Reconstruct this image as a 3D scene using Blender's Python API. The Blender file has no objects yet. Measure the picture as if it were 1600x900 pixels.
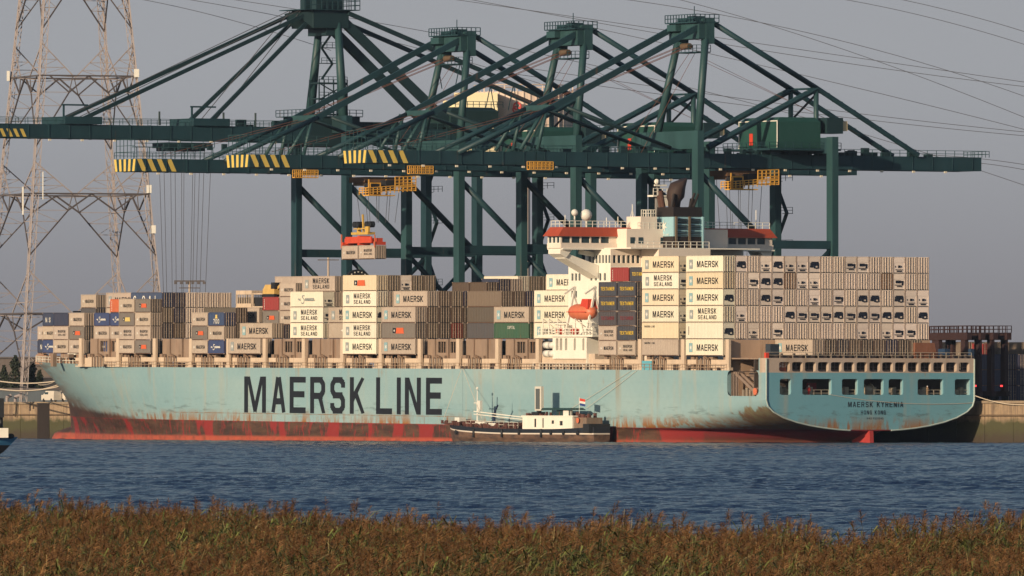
import bpy, bmesh, math, random
import numpy as np
from mathutils import Vector, Matrix
R = math.radians
sc = bpy.context.scene
rnd = random.Random(7)

# ------------------------------------------------------------ camera
cam = bpy.data.objects.new("camera", bpy.data.cameras.new("camera"))
sc.collection.objects.link(cam); sc.camera = cam
cam.data.lens = 405.0; cam.data.sensor_width = 36.0
cam.data.clip_start = 1.0; cam.data.clip_end = 60000.0
cam.location = (0, 0, 5.8); cam.rotation_euler = (R(90.6048), 0, 0)

# ------------------------------------------------------------ sun and sky
SUN_EL = 14.0
SD = Vector((-.625, -.78, 0)).normalized()            # towards the sun, on the ground plan
sun = bpy.data.objects.new("sun", bpy.data.lights.new("sun", 'SUN'))
sc.collection.objects.link(sun)
sun.data.energy = 4.7; sun.data.angle = R(.5); sun.data.color = (1.0, .79, .55)
d = Vector((SD.x*math.cos(R(SUN_EL)), SD.y*math.cos(R(SUN_EL)), math.sin(R(SUN_EL))))
sun.rotation_euler = (-d).to_track_quat('-Z', 'Y').to_euler()
world = bpy.data.worlds.new("World"); sc.world = world; world.use_nodes = True
wt = world.node_tree; wt.nodes.clear()
def wn(t): return wt.nodes.new(t)
sky = wn('ShaderNodeTexSky'); sky.sky_type = 'NISHITA'; sky.sun_disc = False
sky.sun_elevation = R(SUN_EL); sky.sun_rotation = math.atan2(SD.x, SD.y)
sky.air_density = 1.0; sky.dust_density = 1.5; sky.ozone_density = 1.5
mul = wn('ShaderNodeMix'); mul.data_type = 'RGBA'; mul.blend_type = 'MULTIPLY'; mul.inputs[0].default_value = 1
mul.inputs[7].default_value = (1/.085, 1/.085, 1/.085, 1)
tc = wn('ShaderNodeTexCoord'); sep = wn('ShaderNodeSeparateXYZ')
ramp = wn('ShaderNodeValToRGB'); ramp.color_ramp.interpolation = 'EASE'
cr = ramp.color_ramp.elements                         # evening haze lying on the horizon
cr[0].position = 0.0; cr[0].color = (.215, .205, .222, 1)
cr[1].position = 1.0; cr[1].color = (.235, .30, .42, 1)
e = cr.new(.12); e.color = (.345, .355, .378, 1)
e = cr.new(.22); e.color = (.355, .385, .43, 1)
mr = wn('ShaderNodeMapRange'); mr.inputs[1].default_value = -.004; mr.inputs[2].default_value = .30
fac = wn('ShaderNodeMapRange'); fac.inputs[1].default_value = .035; fac.inputs[2].default_value = .17
fac.inputs[3].default_value = 1; fac.inputs[4].default_value = 0; fac.interpolation_type = 'SMOOTHSTEP'
mix = wn('ShaderNodeMix'); mix.data_type = 'RGBA'
bg = wn('ShaderNodeBackground'); out = wn('ShaderNodeOutputWorld')
L = wt.links.new
L(tc.outputs['Generated'], sep.inputs[0]); L(sep.outputs[2], mr.inputs[0]); L(mr.outputs[0], ramp.inputs[0])
L(sep.outputs[2], fac.inputs[0]); L(ramp.outputs[0], mul.inputs[6])
L(fac.outputs[0], mix.inputs[0]); L(sky.outputs[0], mix.inputs[6]); L(mul.outputs[2], mix.inputs[7])
L(mix.outputs[2], bg.inputs[0]); L(bg.outputs[0], out.inputs[0]); bg.inputs[1].default_value = .085
sc.view_settings.view_transform = 'Standard'; sc.view_settings.look = 'None'
sc.view_settings.exposure = 0.0; sc.view_settings.gamma = 1.0
sc.cycles.max_bounces = 6; sc.cycles.diffuse_bounces = 2; sc.cycles.glossy_bounces = 3

# ------------------------------------------------------------ frames: x = across the ship (away from us), y = towards the bow, z = up
CA, SA = .515, .8572
VV = Vector((SA, CA, 0)); UU = Vector((-CA, SA, 0)); ORG = Vector((43.7, 1983, 0))
def frame(U, V, O):
    U = U.normalized(); Z = V.cross(U).normalized(); V = U.cross(Z).normalized()
    return Matrix(((V.x, U.x, Z.x, O.x), (V.y, U.y, Z.y, O.y), (V.z, U.z, Z.z, O.z), (0, 0, 0, 1)))
M_SHIP = frame(UU + Vector((0, 0, .006)), VV, ORG)     # the ship lies trimmed by the stern
M_QUAY = frame(UU, VV, ORG)
F_, H_, YH_ = 18000., 5.8, 640.
def at(px, py, Y):                                     # a point seen at a picture position, Y metres away
    return Vector(((px-800)/F_*Y, Y, H_ - (py-YH_)/F_*Y))

# ------------------------------------------------------------ materials
class NT:
    def __init__(s, name):
        s.m = bpy.data.materials.new(name); s.m.use_nodes = True; s.t = s.m.node_tree
        s.b = s.t.nodes['Principled BSDF']; s.co = s.t.nodes.new('ShaderNodeTexCoord')
    def n(s, t, **k):
        x = s.t.nodes.new(t)
        for a, b in k.items(): setattr(x, a, b)
        return x
    def put(s, sock, v):
        if hasattr(v, 'is_output'): s.t.links.new(v, sock)
        elif isinstance(v, (tuple, list)) and len(v) == 3 and sock.type == 'RGBA': sock.default_value = (*v, 1)
        else: sock.default_value = v
    def vec(s, scale, src='Object', off=(0, 0, 0)):
        x = s.n('ShaderNodeMapping'); s.t.links.new(s.co.outputs[src], x.inputs[0])
        x.inputs['Scale'].default_value = scale; x.inputs['Location'].default_value = off; return x.outputs[0]
    def geo(s, scale):
        g = s.n('ShaderNodeNewGeometry'); x = s.n('ShaderNodeMapping'); s.t.links.new(g.outputs['Position'], x.inputs[0])
        x.inputs['Scale'].default_value = scale; return x.outputs[0]
    def noise(s, v, scale=1, det=4, rough=.55):
        x = s.n('ShaderNodeTexNoise'); s.put(x.inputs['Vector'], v); x.inputs['Scale'].default_value = scale
        x.inputs['Detail'].default_value = det; x.inputs['Roughness'].default_value = rough; return x.outputs[0]
    def rng(s, v, a, b, c=0, d=1):
        x = s.n('ShaderNodeMapRange'); s.put(x.inputs[0], v)
        for i, q in enumerate((a, b, c, d)): s.put(x.inputs[i+1], q)
        return x.outputs[0]
    def mth(s, op, a, b=0.):
        x = s.n('ShaderNodeMath', operation=op); s.put(x.inputs[0], a); s.put(x.inputs[1], b); return x.outputs[0]
    def mix(s, f, a, b, bt='MIX'):
        x = s.n('ShaderNodeMix', data_type='RGBA', blend_type=bt); s.put(x.inputs[0], f); s.put(x.inputs[6], a); s.put(x.inputs[7], b); return x.outputs[2]
    def xyz(s, v):
        x = s.n('ShaderNodeSeparateXYZ'); s.put(x.inputs[0], v); return x.outputs
    def bump(s, h, st=.3, dist=.1):
        x = s.n('ShaderNodeBump'); s.put(x.inputs['Height'], h); x.inputs['Strength'].default_value = st; x.inputs['Distance'].default_value = dist
        s.t.links.new(x.outputs[0], s.b.inputs['Normal'])
    def fin(s, col, rough=.6, metal=0., spec=.4):
        s.put(s.b.inputs['Base Color'], col); s.put(s.b.inputs['Roughness'], rough); s.b.inputs['Metallic'].default_value = metal
        s.b.inputs['Specular IOR Level'].default_value = spec
        return s.m
MATS = {}
def paint(name, col, rough=.55, dirt=.35, rust=.0, scale=1.0, metal=0.):
    if name in MATS: return MATS[name]
    t = NT(name); v = t.vec((1, 1, .35)); base = t.noise(v, .9*scale, 6, .62)
    c = t.mix(t.rng(base, .35, .75, 0, dirt), col, tuple(x*.42 for x in col))
    if rust:
        r = t.noise(t.vec((2.2, 2.2, .16)), 1.2*scale, 5, .6)
        c = t.mix(t.rng(r, .70-rust*.35, .85-rust*.3, 0, .85), c, (.20, .075, .03))
    MATS[name] = t.fin(c, rough, metal); return MATS[name]
def objpaint(name, rust=.12, dirt=.35):                 # the paint takes each container's own colour
    t = NT(name); oi = t.n('ShaderNodeObjectInfo'); g = t.geo((1, 1, .5))
    b = t.noise(g, .7, 6, .65)
    c = t.mix(t.rng(b, .38, .75, 0, dirt), oi.outputs['Color'], t.mix(.6, oi.outputs['Color'], (.12, .07, .04)))
    r = t.noise(t.geo((1.6, 1.6, .35)), 1.1, 6, .7)
    c = t.mix(t.rng(r, .66-rust*.3, .80-rust*.2, 0, .75), c, (.19, .075, .03))
    MATS[name] = t.fin(c, .6); return MATS[name]
BARW = paint('pale_lock_bar', (.66, .55, .46), .5, .3)
EDGE = paint('rust_and_gap_shade', (.17, .095, .065), .7, .5)
GROOVE = paint('seal_and_groove_shade', (.05, .035, .028), .7, .3)
P_CONT = objpaint('container_paint', .10, .30)
P_REEF = objpaint('reefer_paint', .03, .16)
DARK = paint('dark_steel', (.018, .02, .024), .6, .3)
GALV = paint('lock_bar_steel', (.46, .36, .28), .5, .4)
BLACKP = paint('black_lettering', (.008, .011, .018), .7, .1)
CRANE = paint('crane_green', (.017, .053, .066), .5, .6, .12, scale=.3)
CRANE_L = paint('crane_green_light', (.027, .076, .082), .5, .6, .12, scale=.3)
CRANE_D = paint('crane_green_dark', (.013, .036, .042), .5, .3, scale=.25)
YEL = paint('warning_yellow', (.72, .52, .12), .5, .3)
ORNG = paint('trolley_orange', (.76, .40, .07), .5, .5)
WHITE = paint('ship_white', (.80, .76, .66), .5, .16, .02, .5)
CREAM = paint('deck_cream', (.62, .49, .37), .6, .40, .28, .8)
CREAM2 = paint('house_cream', (.80, .69, .58), .6, .22, .05, .6)
BROWN = paint('bulkhead_brown', (.30, .215, .16), .7, .55, .30, .5)
ROOFRED = paint('bridge_red', (.42, .075, .035), .5, .3)
GLASS = paint('window_glass', (.03, .055, .065), .12, .1)
TEAL = paint('funnel_blue', (.28, .48, .54), .5, .2)
SMOKE = paint('funnel_black', (.022, .016, .015), .6, .5)
RUSTY = paint('exhaust_rust', (.10, .045, .03), .7, .5, .3)
LIFE = paint('lifeboat_orange', (.62, .17, .085), .45, .25)
RED = paint('bright_red', (.62, .06, .03), .5, .3)
TWHITE = paint('white_lettering', (.68, .66, .60), .5, .1)
TYEL = paint('yellow_lettering', (.62, .42, .05), .5, .1)
TRED = paint('dull_red_lettering', (.22, .03, .035), .6, .3)
LOGO = paint('logo_blue', (.25, .42, .46), .5, .3)
LOGO_G = paint('logo_grey', (.30, .33, .33), .5, .3)
LOGO_O = paint('logo_orange', (.66, .13, .05), .5, .2)
LOGO_Y = paint('logo_yellow', (.66, .50, .16), .5, .2)
GRILLE = paint('fan_grille', (.012, .016, .03), .6, .2)
ROPE = paint('mooring_rope', (.62, .52, .40), .8, .1)
WIRE = paint('steel_wire', (.09, .09, .10), .6, .1)
LATT = paint('galvanised_lattice', (.36, .31, .30), .6, .4)
LATT_D = paint('galvanised_lattice_dark', (.10, .085, .085), .6, .4)
CONC = None

# ------------------------------------------------------------ mesh helpers
class MB:
    def __init__(s): s.v = []; s.f = []; s.m = []
    def poly(s, pts, m=0):
        k = len(s.v); s.v += [tuple(p) for p in pts]; s.f.append(tuple(range(k, k+len(pts)))); s.m.append(m); return s
    def hexa(s, P, m=0):                                # P: 4 bottom, 4 top, both anticlockwise seen from above
        k = len(s.v); s.v += [tuple(p) for p in P]
        for f in ((0, 3, 2, 1), (4, 5, 6, 7), (0, 1, 5, 4), (1, 2, 6, 5), (2, 3, 7, 6), (3, 0, 4, 7)):
            s.f.append(tuple(k+i for i in f)); s.m.append(m)
        return s
    def box(s, x0, x1, y0, y1, z0, z1, m=0):
        return s.hexa([(x0, y0, z0), (x1, y0, z0), (x1, y1, z0), (x0, y1, z0), (x0, y0, z1), (x1, y0, z1), (x1, y1, z1), (x0, y1, z1)], m)
    def beam(s, p, q, w=.3, h=None, m=0, up=None):
        h = w if h is None else h; p = Vector(p); q = Vector(q); d = (q-p)
        if d.length < 1e-6: return s
        d.normalize(); up = Vector(up) if up else (Vector((0, 0, 1)) if abs(d.z) < .93 else Vector((0, 1, 0)))
        a = d.cross(up).normalized()*w/2; b = a.normalized().cross(d)*h/2
        return s.hexa([p-a-b, p+a-b, q+a-b, q-a-b, p-a+b, p+a+b, q+a+b, q-a+b], m)
    def tube(s, p, q, r, r2=None, n=8, m=0, cap=True):
        r2 = r if r2 is None else r2; p = Vector(p); q = Vector(q); d = (q-p).normalized()
        a = d.cross(Vector((0, 0, 1)) if abs(d.z) < .9 else Vector((0, 1, 0))).normalized(); b = d.cross(a)
        k = len(s.v)
        for c, rr in ((p, r), (q, r2)):
            for i in range(n):
                t = 2*math.pi*i/n; s.v.append(tuple(c+a*rr*math.cos(t)+b*rr*math.sin(t)))
        for i in range(n):
            j = (i+1) % n; s.f.append((k+i, k+j, k+n+j, k+n+i)); s.m.append(m)
        if cap: s.f += [tuple(k+n-1-i for i in range(n)), tuple(k+n+i for i in range(n))]; s.m += [m, m]
        return s
    def path(s, pts, r, n=5, m=0):
        for a, b in zip(pts, pts[1:]): s.tube(a, b, r, r, n, m, True)
        return s
    def ball(s, c, r, n=10, sz=1., m=0):
        k = len(s.v); c = Vector(c); rings = n//2+1
        for i in range(rings+1):
            ph = math.pi*i/rings
            for j in range(n):
                th = 2*math.pi*j/n
                s.v.append((c.x+r*math.sin(ph)*math.cos(th), c.y+r*math.sin(ph)*math.sin(th), c.z+r*sz*math.cos(ph)))
        for i in range(rings):
            for j in range(n):
                j2 = (j+1) % n; s.f.append((k+i*n+j, k+(i+1)*n+j, k+(i+1)*n+j2, k+i*n+j2)); s.m.append(m)
        return s
    def loft(s, rings, closed=True, caps=True, m=0):
        k = len(s.v); n = len(rings[0])
        for r in rings: s.v += [tuple(p) for p in r]
        for i in range(len(rings)-1):
            for j in range(n if closed else n-1):
                j2 = (j+1) % n; s.f.append((k+i*n+j, k+i*n+j2, k+(i+1)*n+j2, k+(i+1)*n+j)); s.m.append(m)
        if caps: s.f += [tuple(k+n-1-i for i in range(n)), tuple(k+(len(rings)-1)*n+i for i in range(n))]; s.m += [m, m]
        return s
    def rail(s, pts, h=1.1, step=2.0, r=.05, m=0, rails=2):
        for a, b in zip(pts, pts[1:]):
            a = Vector(a); b = Vector(b); n = max(1, int((b-a).length/step))
            for i in range(n+1):
                p = a.lerp(b, i/n); s.beam(p, p+Vector((0, 0, h)), r*1.6, m=m)
            for k in range(rails):
                z = Vector((0, 0, h*(k+1)/rails)); s.beam(a+z, b+z, r*1.6, m=m)
        return s
    def mesh(s, name, mats, smooth=False):
        me = bpy.data.meshes.new(name); me.from_pydata(s.v, [], s.f)
        for x in (mats if isinstance(mats, (list, tuple)) else [mats]): me.materials.append(x)
        if any(s.m): me.polygons.foreach_set('material_index', s.m)
        if smooth: me.polygons.foreach_set('use_smooth', [True]*len(s.f))
        me.update(); return me
def link(o): sc.collection.objects.link(o); return o
def part(name, mb, mats, parent=None, label=None, smooth=False, mw=None, kind=None):
    me = mb if isinstance(mb, bpy.types.Mesh) else mb.mesh(name, mats, smooth)
    o = link(bpy.data.objects.new(name, me))
    if parent is not None: o.parent = parent
    if mw is not None: o.matrix_world = mw
    if label: o['label'] = label
    if kind: o['kind'] = kind
    return o
def tag(o, label, cat, group=None):
    o['label'] = label; o['category'] = cat
    if group: o['group'] = group
    return o
def thing(name, label, cat, mw=Matrix(), group=None):
    o = link(bpy.data.objects.new(name, None)); o.matrix_world = mw; o.empty_display_size = .5
    return tag(o, label, cat, group)
def solo(name, mb, mats, label, cat, mw=Matrix(), group=None, smooth=False):
    return tag(part(name, mb, mats, None, None, smooth, mw), label, cat, group)
def struct(name, mb, mats, mw=Matrix(), smooth=False, kind='structure'):
    return part(name, mb, mats, None, None, smooth, mw, kind)
def copy_tree(src, mw, label=None):
    r = src.copy(); sc.collection.objects.link(r); r.matrix_world = mw
    if label: r['label'] = label
    for ch in src.children:
        c = ch.copy(); sc.collection.objects.link(c); c.parent = r
        for g in ch.children:
            h = g.copy(); sc.collection.objects.link(h); h.parent = c
    return r
# lettering: real flat glyphs scaled to a wanted width and height
def plate(mb, x0, x1, z0, z1, holes, y=0., dep=.3, m=0, axis='y', chamf=.35):
    """wall sheet with openings; holes = (x0,x1,z0,z1); reveals go dep behind."""
    f = (lambda x, d, z: (x, y+d, z)) if axis == 'y' else (lambda x, d, z: (y+d, x, z))
    xs = sorted({x0, x1, *[h[0] for h in holes], *[h[1] for h in holes]}); zs = sorted({z0, z1, *[h[2] for h in holes], *[h[3] for h in holes]})
    for a, b in zip(xs, xs[1:]):
        run = None
        for c, d_ in zip(zs, zs[1:]):
            cx, cz = (a+b)/2, (c+d_)/2
            if any(h[0] < cx < h[1] and h[2] < cz < h[3] for h in holes): continue
            P = [f(a, 0, c), f(b, 0, c), f(b, 0, d_), f(a, 0, d_)]
            mb.poly(P if axis == 'y' else P[::-1], m)
    for h in holes:
        a, b, c, d_ = h
        for (p, q) in (((a, c), (b, c)), ((b, c), (b, d_)), ((b, d_), (a, d_)), ((a, d_), (a, c))):
            mb.poly([f(p[0], 0, p[1]), f(p[0], dep, p[1]), f(q[0], dep, q[1]), f(q[0], 0, q[1])], m)
        if chamf:
            k = chamf
            for sx, X in ((1, a), (-1, b)):
                for sz, Zz in ((1, c), (-1, d_)):
                    mb.poly([f(X, .02, Zz), f(X+sx*k, .02, Zz), f(X+sx*k*.3, .02, Zz+sz*k*.3), f(X, .02, Zz+sz*k)], m)
    return mb
GL = {'M': [[(0, 0), (0, 1)], [(.13, 1), (.5, .06)], [(.5, .06), (.87, 1)], [(1, 1), (1, 0)]],
      'A': [[(0, 0), (.44, 1)], [(.56, 1), (1, 0)], [(.2, .32), (.8, .32)]],
      'E': [[(0, 0), (0, 1)], [(0, .925), (1, .925)], [(0, .52), (.9, .52)], [(0, .075), (1, .075)]],
      'R': [[(0, 0), (0, 1)], [(0, .925), (.75, .925), (.97, .80), (.97, .60), (.75, .48), (0, .48)], [(.68, .45), (1, 0)]],
      'S': [[(.97, .74), (.97, .84), (.75, .925), (.25, .925), (.03, .80), (.03, .62), (.25, .50), (.75, .50), (.97, .38), (.97, .18), (.75, .075), (.25, .075), (.03, .18), (.03, .26)]],
      'K': [[(0, 0), (0, 1)], [(1, 1), (.1, .42)], [(.34, .58), (1.02, 0)]],
      'L': [[(0, 0), (0, 1)], [(0, .075), (1, .075)]], 'I': [[(.5, 0), (.5, 1)]],
      'N': [[(0, 0), (0, 1)], [(.06, 1), (.94, 0)], [(1, 1), (1, 0)]],
      'D': [[(0, 0), (0, 1)], [(0, .925), (.7, .925), (.97, .78), (.97, .22), (.7, .075), (0, .075)]], 'H': [[(0, 0), (0, 1)], [(1, 0), (1, 1)], [(0, .5), (1, .5)]],
      'O': [[(.03, .25), (.03, .75), (.3, .925), (.7, .925), (.97, .75), (.97, .25), (.7, .075), (.3, .075), (.03, .25)]],
      'G': [[(.97, .72), (.7, .925), (.3, .925), (.03, .75), (.03, .25), (.3, .075), (.97, .075), (.97, .46), (.55, .46)]],
      'C': [[(.97, .74), (.7, .925), (.3, .925), (.03, .75), (.03, .25), (.3, .075), (.7, .075), (.97, .26)]],
      'Y': [[(0, 1), (.5, .48)], [(1, 1), (.5, .48)], [(.5, .52), (.5, 0)]], 'T': [[(0, .925), (1, .925)], [(.5, .9), (.5, 0)]], 'X': [[(0, 0), (1, 1)], [(0, 1), (1, 0)]],
      'P': [[(0, 0), (0, 1)], [(0, .925), (.75, .925), (.97, .80), (.97, .60), (.75, .48), (0, .48)]],
      '7': [[(0, .925), (1, .925)], [(.97, .9), (.35, 0)]], '0': [[(.03, .25), (.03, .75), (.3, .925), (.7, .925), (.97, .75), (.97, .25), (.7, .075), (.3, .075), (.03, .25)]],
      '&': [[(1, 0), (.25, .75), (.4, .925), (.6, .9), (.6, .7), (.1, .35), (.1, .15), (.4, .075), (.95, .45)]], ' ': []}
TCACHE = {}
def text_mesh(body, w, h, mat, bold=.03):
    key = (body, round(w, 2), round(h, 2), mat.name)
    if key in TCACHE: return TCACHE[key]
    if not all(ch in GL for ch in body): return text_font(body, w, h, mat, bold, key)
    gap0 = .42 if h < 1 and mat.name == 'black_lettering' and w > 4 else .30
    ad = [.55 if ch == ' ' else (.30 if ch == 'I' else (1.22 if ch == 'M' else 1.0)) for ch in body]; gap = gap0
    unit = w/(sum(ad)+gap*(len(body)-1)); x = 0; m = MB(); k = 0; sw = min(unit*.22, h*.165)*(1.35 if 'yellow' in mat.name else 1)
    for ch, a_ in zip(body, ad):
        cw_ = a_*unit-sw
        for ln in GL[ch]:
            for p, q in zip(ln, ln[1:]):
                P = Vector((x+sw/2+(p[0] if ch != 'I' else .5)*cw_, p[1]*h)); Q = Vector((x+sw/2+(q[0] if ch != 'I' else .5)*cw_, q[1]*h))
                d_ = (Q-P); hor = abs(d_.y) < .02*h; d_.normalize(); e = d_*sw*(.5 if hor else (0 if p[1] in (0, 1) and q[1] in (0, 1) else .2)); n_ = Vector((-d_.y, d_.x))*sw*.5; k += 1
                m.poly([(c.x, min(h, max(0, c.y)), .0008*k) for c in (P-n_-e, Q-n_+e, Q+n_+e, P+n_-e)])
        x += (a_+gap)*unit
    TCACHE[key] = m.mesh('lettering', mat); return TCACHE[key]
def text_font(body, w, h, mat, bold, key):
    cu = bpy.data.curves.new('t', 'FONT'); cu.body = body; cu.size = 1; cu.offset = bold; cu.resolution_u = 2
    ob = link(bpy.data.objects.new('t', cu)); dg = bpy.context.evaluated_depsgraph_get()
    me = bpy.data.meshes.new_from_object(ob.evaluated_get(dg)); bpy.data.objects.remove(ob); bpy.data.curves.remove(cu)
    n = len(me.vertices); co = np.empty(n*3); me.vertices.foreach_get('co', co); co = co.reshape(-1, 3)
    mn = co.min(0); mx = co.max(0)
    co[:, 0] = (co[:, 0]-mn[0])/(mx[0]-mn[0])*w; co[:, 1] = (co[:, 1]-mn[1])/(mx[1]-mn[1])*h; co[:, 2] = 0
    me.vertices.foreach_set('co', co.ravel()); me.materials.clear(); me.materials.append(mat); me.name = 'lettering'
    TCACHE[key] = me; return me
M_PORT = Matrix(((0, 0, -1, 0), (-1, 0, 0, 0), (0, 1, 0, 0), (0, 0, 0, 1)))     # glyph x runs aft, faces port
M_AFT = Matrix(((1, 0, 0, 0), (0, 0, -1, 0), (0, 1, 0, 0), (0, 0, 0, 1)))       # glyph x runs to starboard, faces aft
def letter(body, w, h, mat, parent, x, y, z, face=M_PORT, bold=.03, name='lettering'):
    o = link(bpy.data.objects.new(name, text_mesh(body, w, h, mat, bold)))
    o.parent = parent; o.matrix_local = Matrix.Translation((x, y, z)) @ face; return o
def sheet(mb_pts, mats, parent, x, y, z, face=M_PORT, name='emblem'):
    """flat shapes given as 2D polygons"""
    mb = MB()
    for i, (poly, m) in enumerate(mb_pts): mb.poly([(a, b, .004*(i+1)) for a, b in poly], m)
    key = (name, str(mb_pts)[:400], tuple(m_.name for m_ in mats))
    if key not in TCACHE: TCACHE[key] = mb.mesh(name, mats)
    o = link(bpy.data.objects.new(name, TCACHE[key])); o.parent = parent
    o.matrix_local = Matrix.Translation((x, y, z)) @ face; return o
def strokes(lines, w):
    """2D polylines to quads"""
    out = []
    for ln in lines:
        for a, b in zip(ln, ln[1:]):
            a = Vector(a); b = Vector(b); d = (b-a)
            if d.length < 1e-6: continue
            d.normalize(); n = Vector((-d.y, d.x))*w/2; e = d*w*.18
            out.append(([tuple(a-n-e), tuple(b-n+e), tuple(b+n+e), tuple(a+n-e)], 0))
    return out
def star(cx, cy, r, k=.35, n=7, m=0):
    p = []
    for i in range(n*2):
        t = math.pi/2+math.pi*i/n; q = r if i % 2 == 0 else r*k; p.append((cx+q*math.cos(t), cy+q*math.sin(t)))
    return (p, m)

# ============================================================ SETTING
# ---- water: real small waves where the camera looks, a flat sheet round it
def make_water():
    t = NT('river_water'); g = t.geo((1.1, .5, 1)); n1 = t.noise(g, 1.9, 6, .7); n2 = t.noise(t.geo((.012, .006, 1)), 1.0, 4, .6)
    t.bump(n1, .9, .45)
    c = t.mix(n2, (.007, .022, .072), (.010, .028, .085))
    m = t.fin(c, .13, 0, .5); t.b.inputs['IOR'].default_value = 1.33
    ys = [300.]
    while ys[-1] < 2350: ys.append(ys[-1] + max(.30, ys[-1]*.00058))
    ys = np.array(ys); nx = 300; tx = np.linspace(-1, 1, nx)
    hw = 30+ys*.0475; X = tx[None, :]*hw[:, None]; Y = np.repeat(ys[:, None], nx, 1)
    Z = np.zeros_like(X); rs = np.random.RandomState(3)
    for i in range(46):
        lam = .9*1.075**i if i < 34 else rs.uniform(2, 14); th = rs.normal(math.pi/2*.92, .5)
        k = 2*math.pi/lam; am = .0085*min(lam, 4.5)**.9*(.30 if lam > 3.2 else 1.25)
        gust = 1
        Z += am*np.sin(k*(X*math.cos(th)+Y*math.sin(th))+rs.uniform(0, 6.28))
    gust = .80+.20*np.sin(X*.021+Y*.013+2*np.sin(Y*.0041))*np.sin(Y*.019+X*.005)
    Z *= gust*np.clip((Y-300)/20, 0, 1)*np.clip((2345-Y)/60, .0, 1)
    Z *= 1.2
    for yc, wd, ph, am in ((994, 9, .02, .85), (803, 5, .035, .6), (1120, 14, .015, .5), (640, 4, .05, .7), (1320, 22, .01, .5), (520, 3, .08, .6)):
        dy = (Y-yc-6*np.sin(X*ph+yc)-2*np.sin(X*ph*3.3))/wd; Z *= 1-am*np.exp(-dy*dy)*(.6+.4*np.sin(X*ph*1.7+yc*.3))
    ny = len(ys); co = np.stack([X, Y, Z+.02], -1).reshape(-1, 3)
    idx = np.arange(ny*nx).reshape(ny, nx); q = np.stack([idx[:-1, :-1], idx[:-1, 1:], idx[1:, 1:], idx[1:, :-1]], -1).reshape(-1, 4)
    me = bpy.data.meshes.new('water'); me.vertices.add(len(co)); me.vertices.foreach_set('co', co.ravel())
    me.loops.add(q.size); me.loops.foreach_set('vertex_index', q.ravel().astype(np.int32))
    me.polygons.add(len(q)); me.polygons.foreach_set('loop_start', np.arange(0, q.size, 4, dtype=np.int32)); me.polygons.foreach_set('use_smooth', np.ones(len(q), bool))
    me.update(calc_edges=True); me.materials.append(m)
    o = link(bpy.data.objects.new('water', me)); o['kind'] = 'structure'
    fl = MB().poly([(-9000, -3000, -.45), (9000, -3000, -.45), (9000, 12000, -.45), (-9000, 12000, -.45)])
    struct('river', fl, m)
make_water()
# ---- ground of the terminal behind the quay, a low bank for the reeds, the dyke under the camera
t = NT('asphalt'); ASPH = t.fin(t.mix(t.noise(t.geo((.05, .05, 1)), 1, 5), (.05, .05, .05), (.085, .08, .07)), .9)
g = MB().poly([(45.6, -3500, 7.28), (9000, -3500, 7.28), (9000, 9000, 7.28), (45.6, 9000, 7.28)][::-1])
struct('terminal_ground', g, ASPH, M_QUAY)
t = NT('mud'); MUD = t.fin(t.mix(t.noise(t.geo((1, 1, 1)), 1, 5), (.035, .028, .018), (.06, .045, .028)), .9)
g = MB(); prof = [(-400, 4.2), (20, 4.2), (60, 3.6), (120, .6), (215, .25), (330, .12), (408, -.5)]
k = []
for y, z in prof:
    for x in (-600, -20, 20, 600):
        yy = y if y < 215 else y-(0 if abs(x) > 100 else 0)-(x*1.75+30 if y > 300 and abs(x) < 100 else 0)
        k.append((x, yy, z))
g.v = k
for i in range(len(prof)-1):
    for j in range(3): g.f.append((i*4+j, i*4+j+1, i*4+j+5, i*4+j+4)); g.m.append(0)
struct('riverbank', g, MUD)

# ---- quay wall in cast panels
t = NT('quay_concrete'); o3 = t.xyz(t.geo((1, 1, 1))); nz = t.noise(t.geo((.35, .35, .5)), 1, 7, .65); st = t.noise(t.geo((1.1, 1.1, .06)), 1, 5, .6)
c = t.mix(t.rng(st, .38, .66), (.36, .26, .165), (.17, .12, .085))
c = t.mix(t.rng(nz, .5, .8, 0, .7), c, (.09, .07, .05))
zz = t.mth('ADD', o3[2], t.rng(nz, 0, 1, -1.6, 1.6))
c = t.mix(t.rng(zz, 4.4, 3.4), c, (.066, .064, .030)); c = t.mix(t.rng(zz, 2.2, .9), c, (.055, .043, .03))
t.bump(nz, .5, .3); QWALL = t.fin(c, .9)
wall = thing('quay_wall', 'long tan concrete quay wall with a green weedy foot behind the ship', 'quay wall', M_QUAY)
q0 = None
for i in range(-14, 48):
    mb = MB().box(45, 46, i*9.0, i*9.0+8.86, -2.5, 6.9)
    o = part('wall_panel', q0 or mb, QWALL, wall) if q0 is None else None
    if q0 is None:
        mb2 = MB().box(45, 46, 0, 8.86, -2.5, 6.9); q0 = mb2.mesh('wall_panel', QWALL); o.data = q0
    else: o = part('wall_panel', q0, QWALL, wall)
    o.location = (0, i*9.0, 0)
part('coping', MB().box(44.7, 46.2, -126, 432, 6.9, 7.35), paint('coping_concrete', (.30, .23, .16), .85, .5, .1), wall)
part('fender_strip', MB().box(44.55, 45, -126, 432, 4.7, 4.95), paint('timber_strip', (.16, .11, .07), .85, .5), wall)

# ============================================================ THE SHIP
ship = thing('container_ship', 'huge pale blue container ship with a rusty red waterline moored along the quay', 'container ship', M_SHIP)
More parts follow.
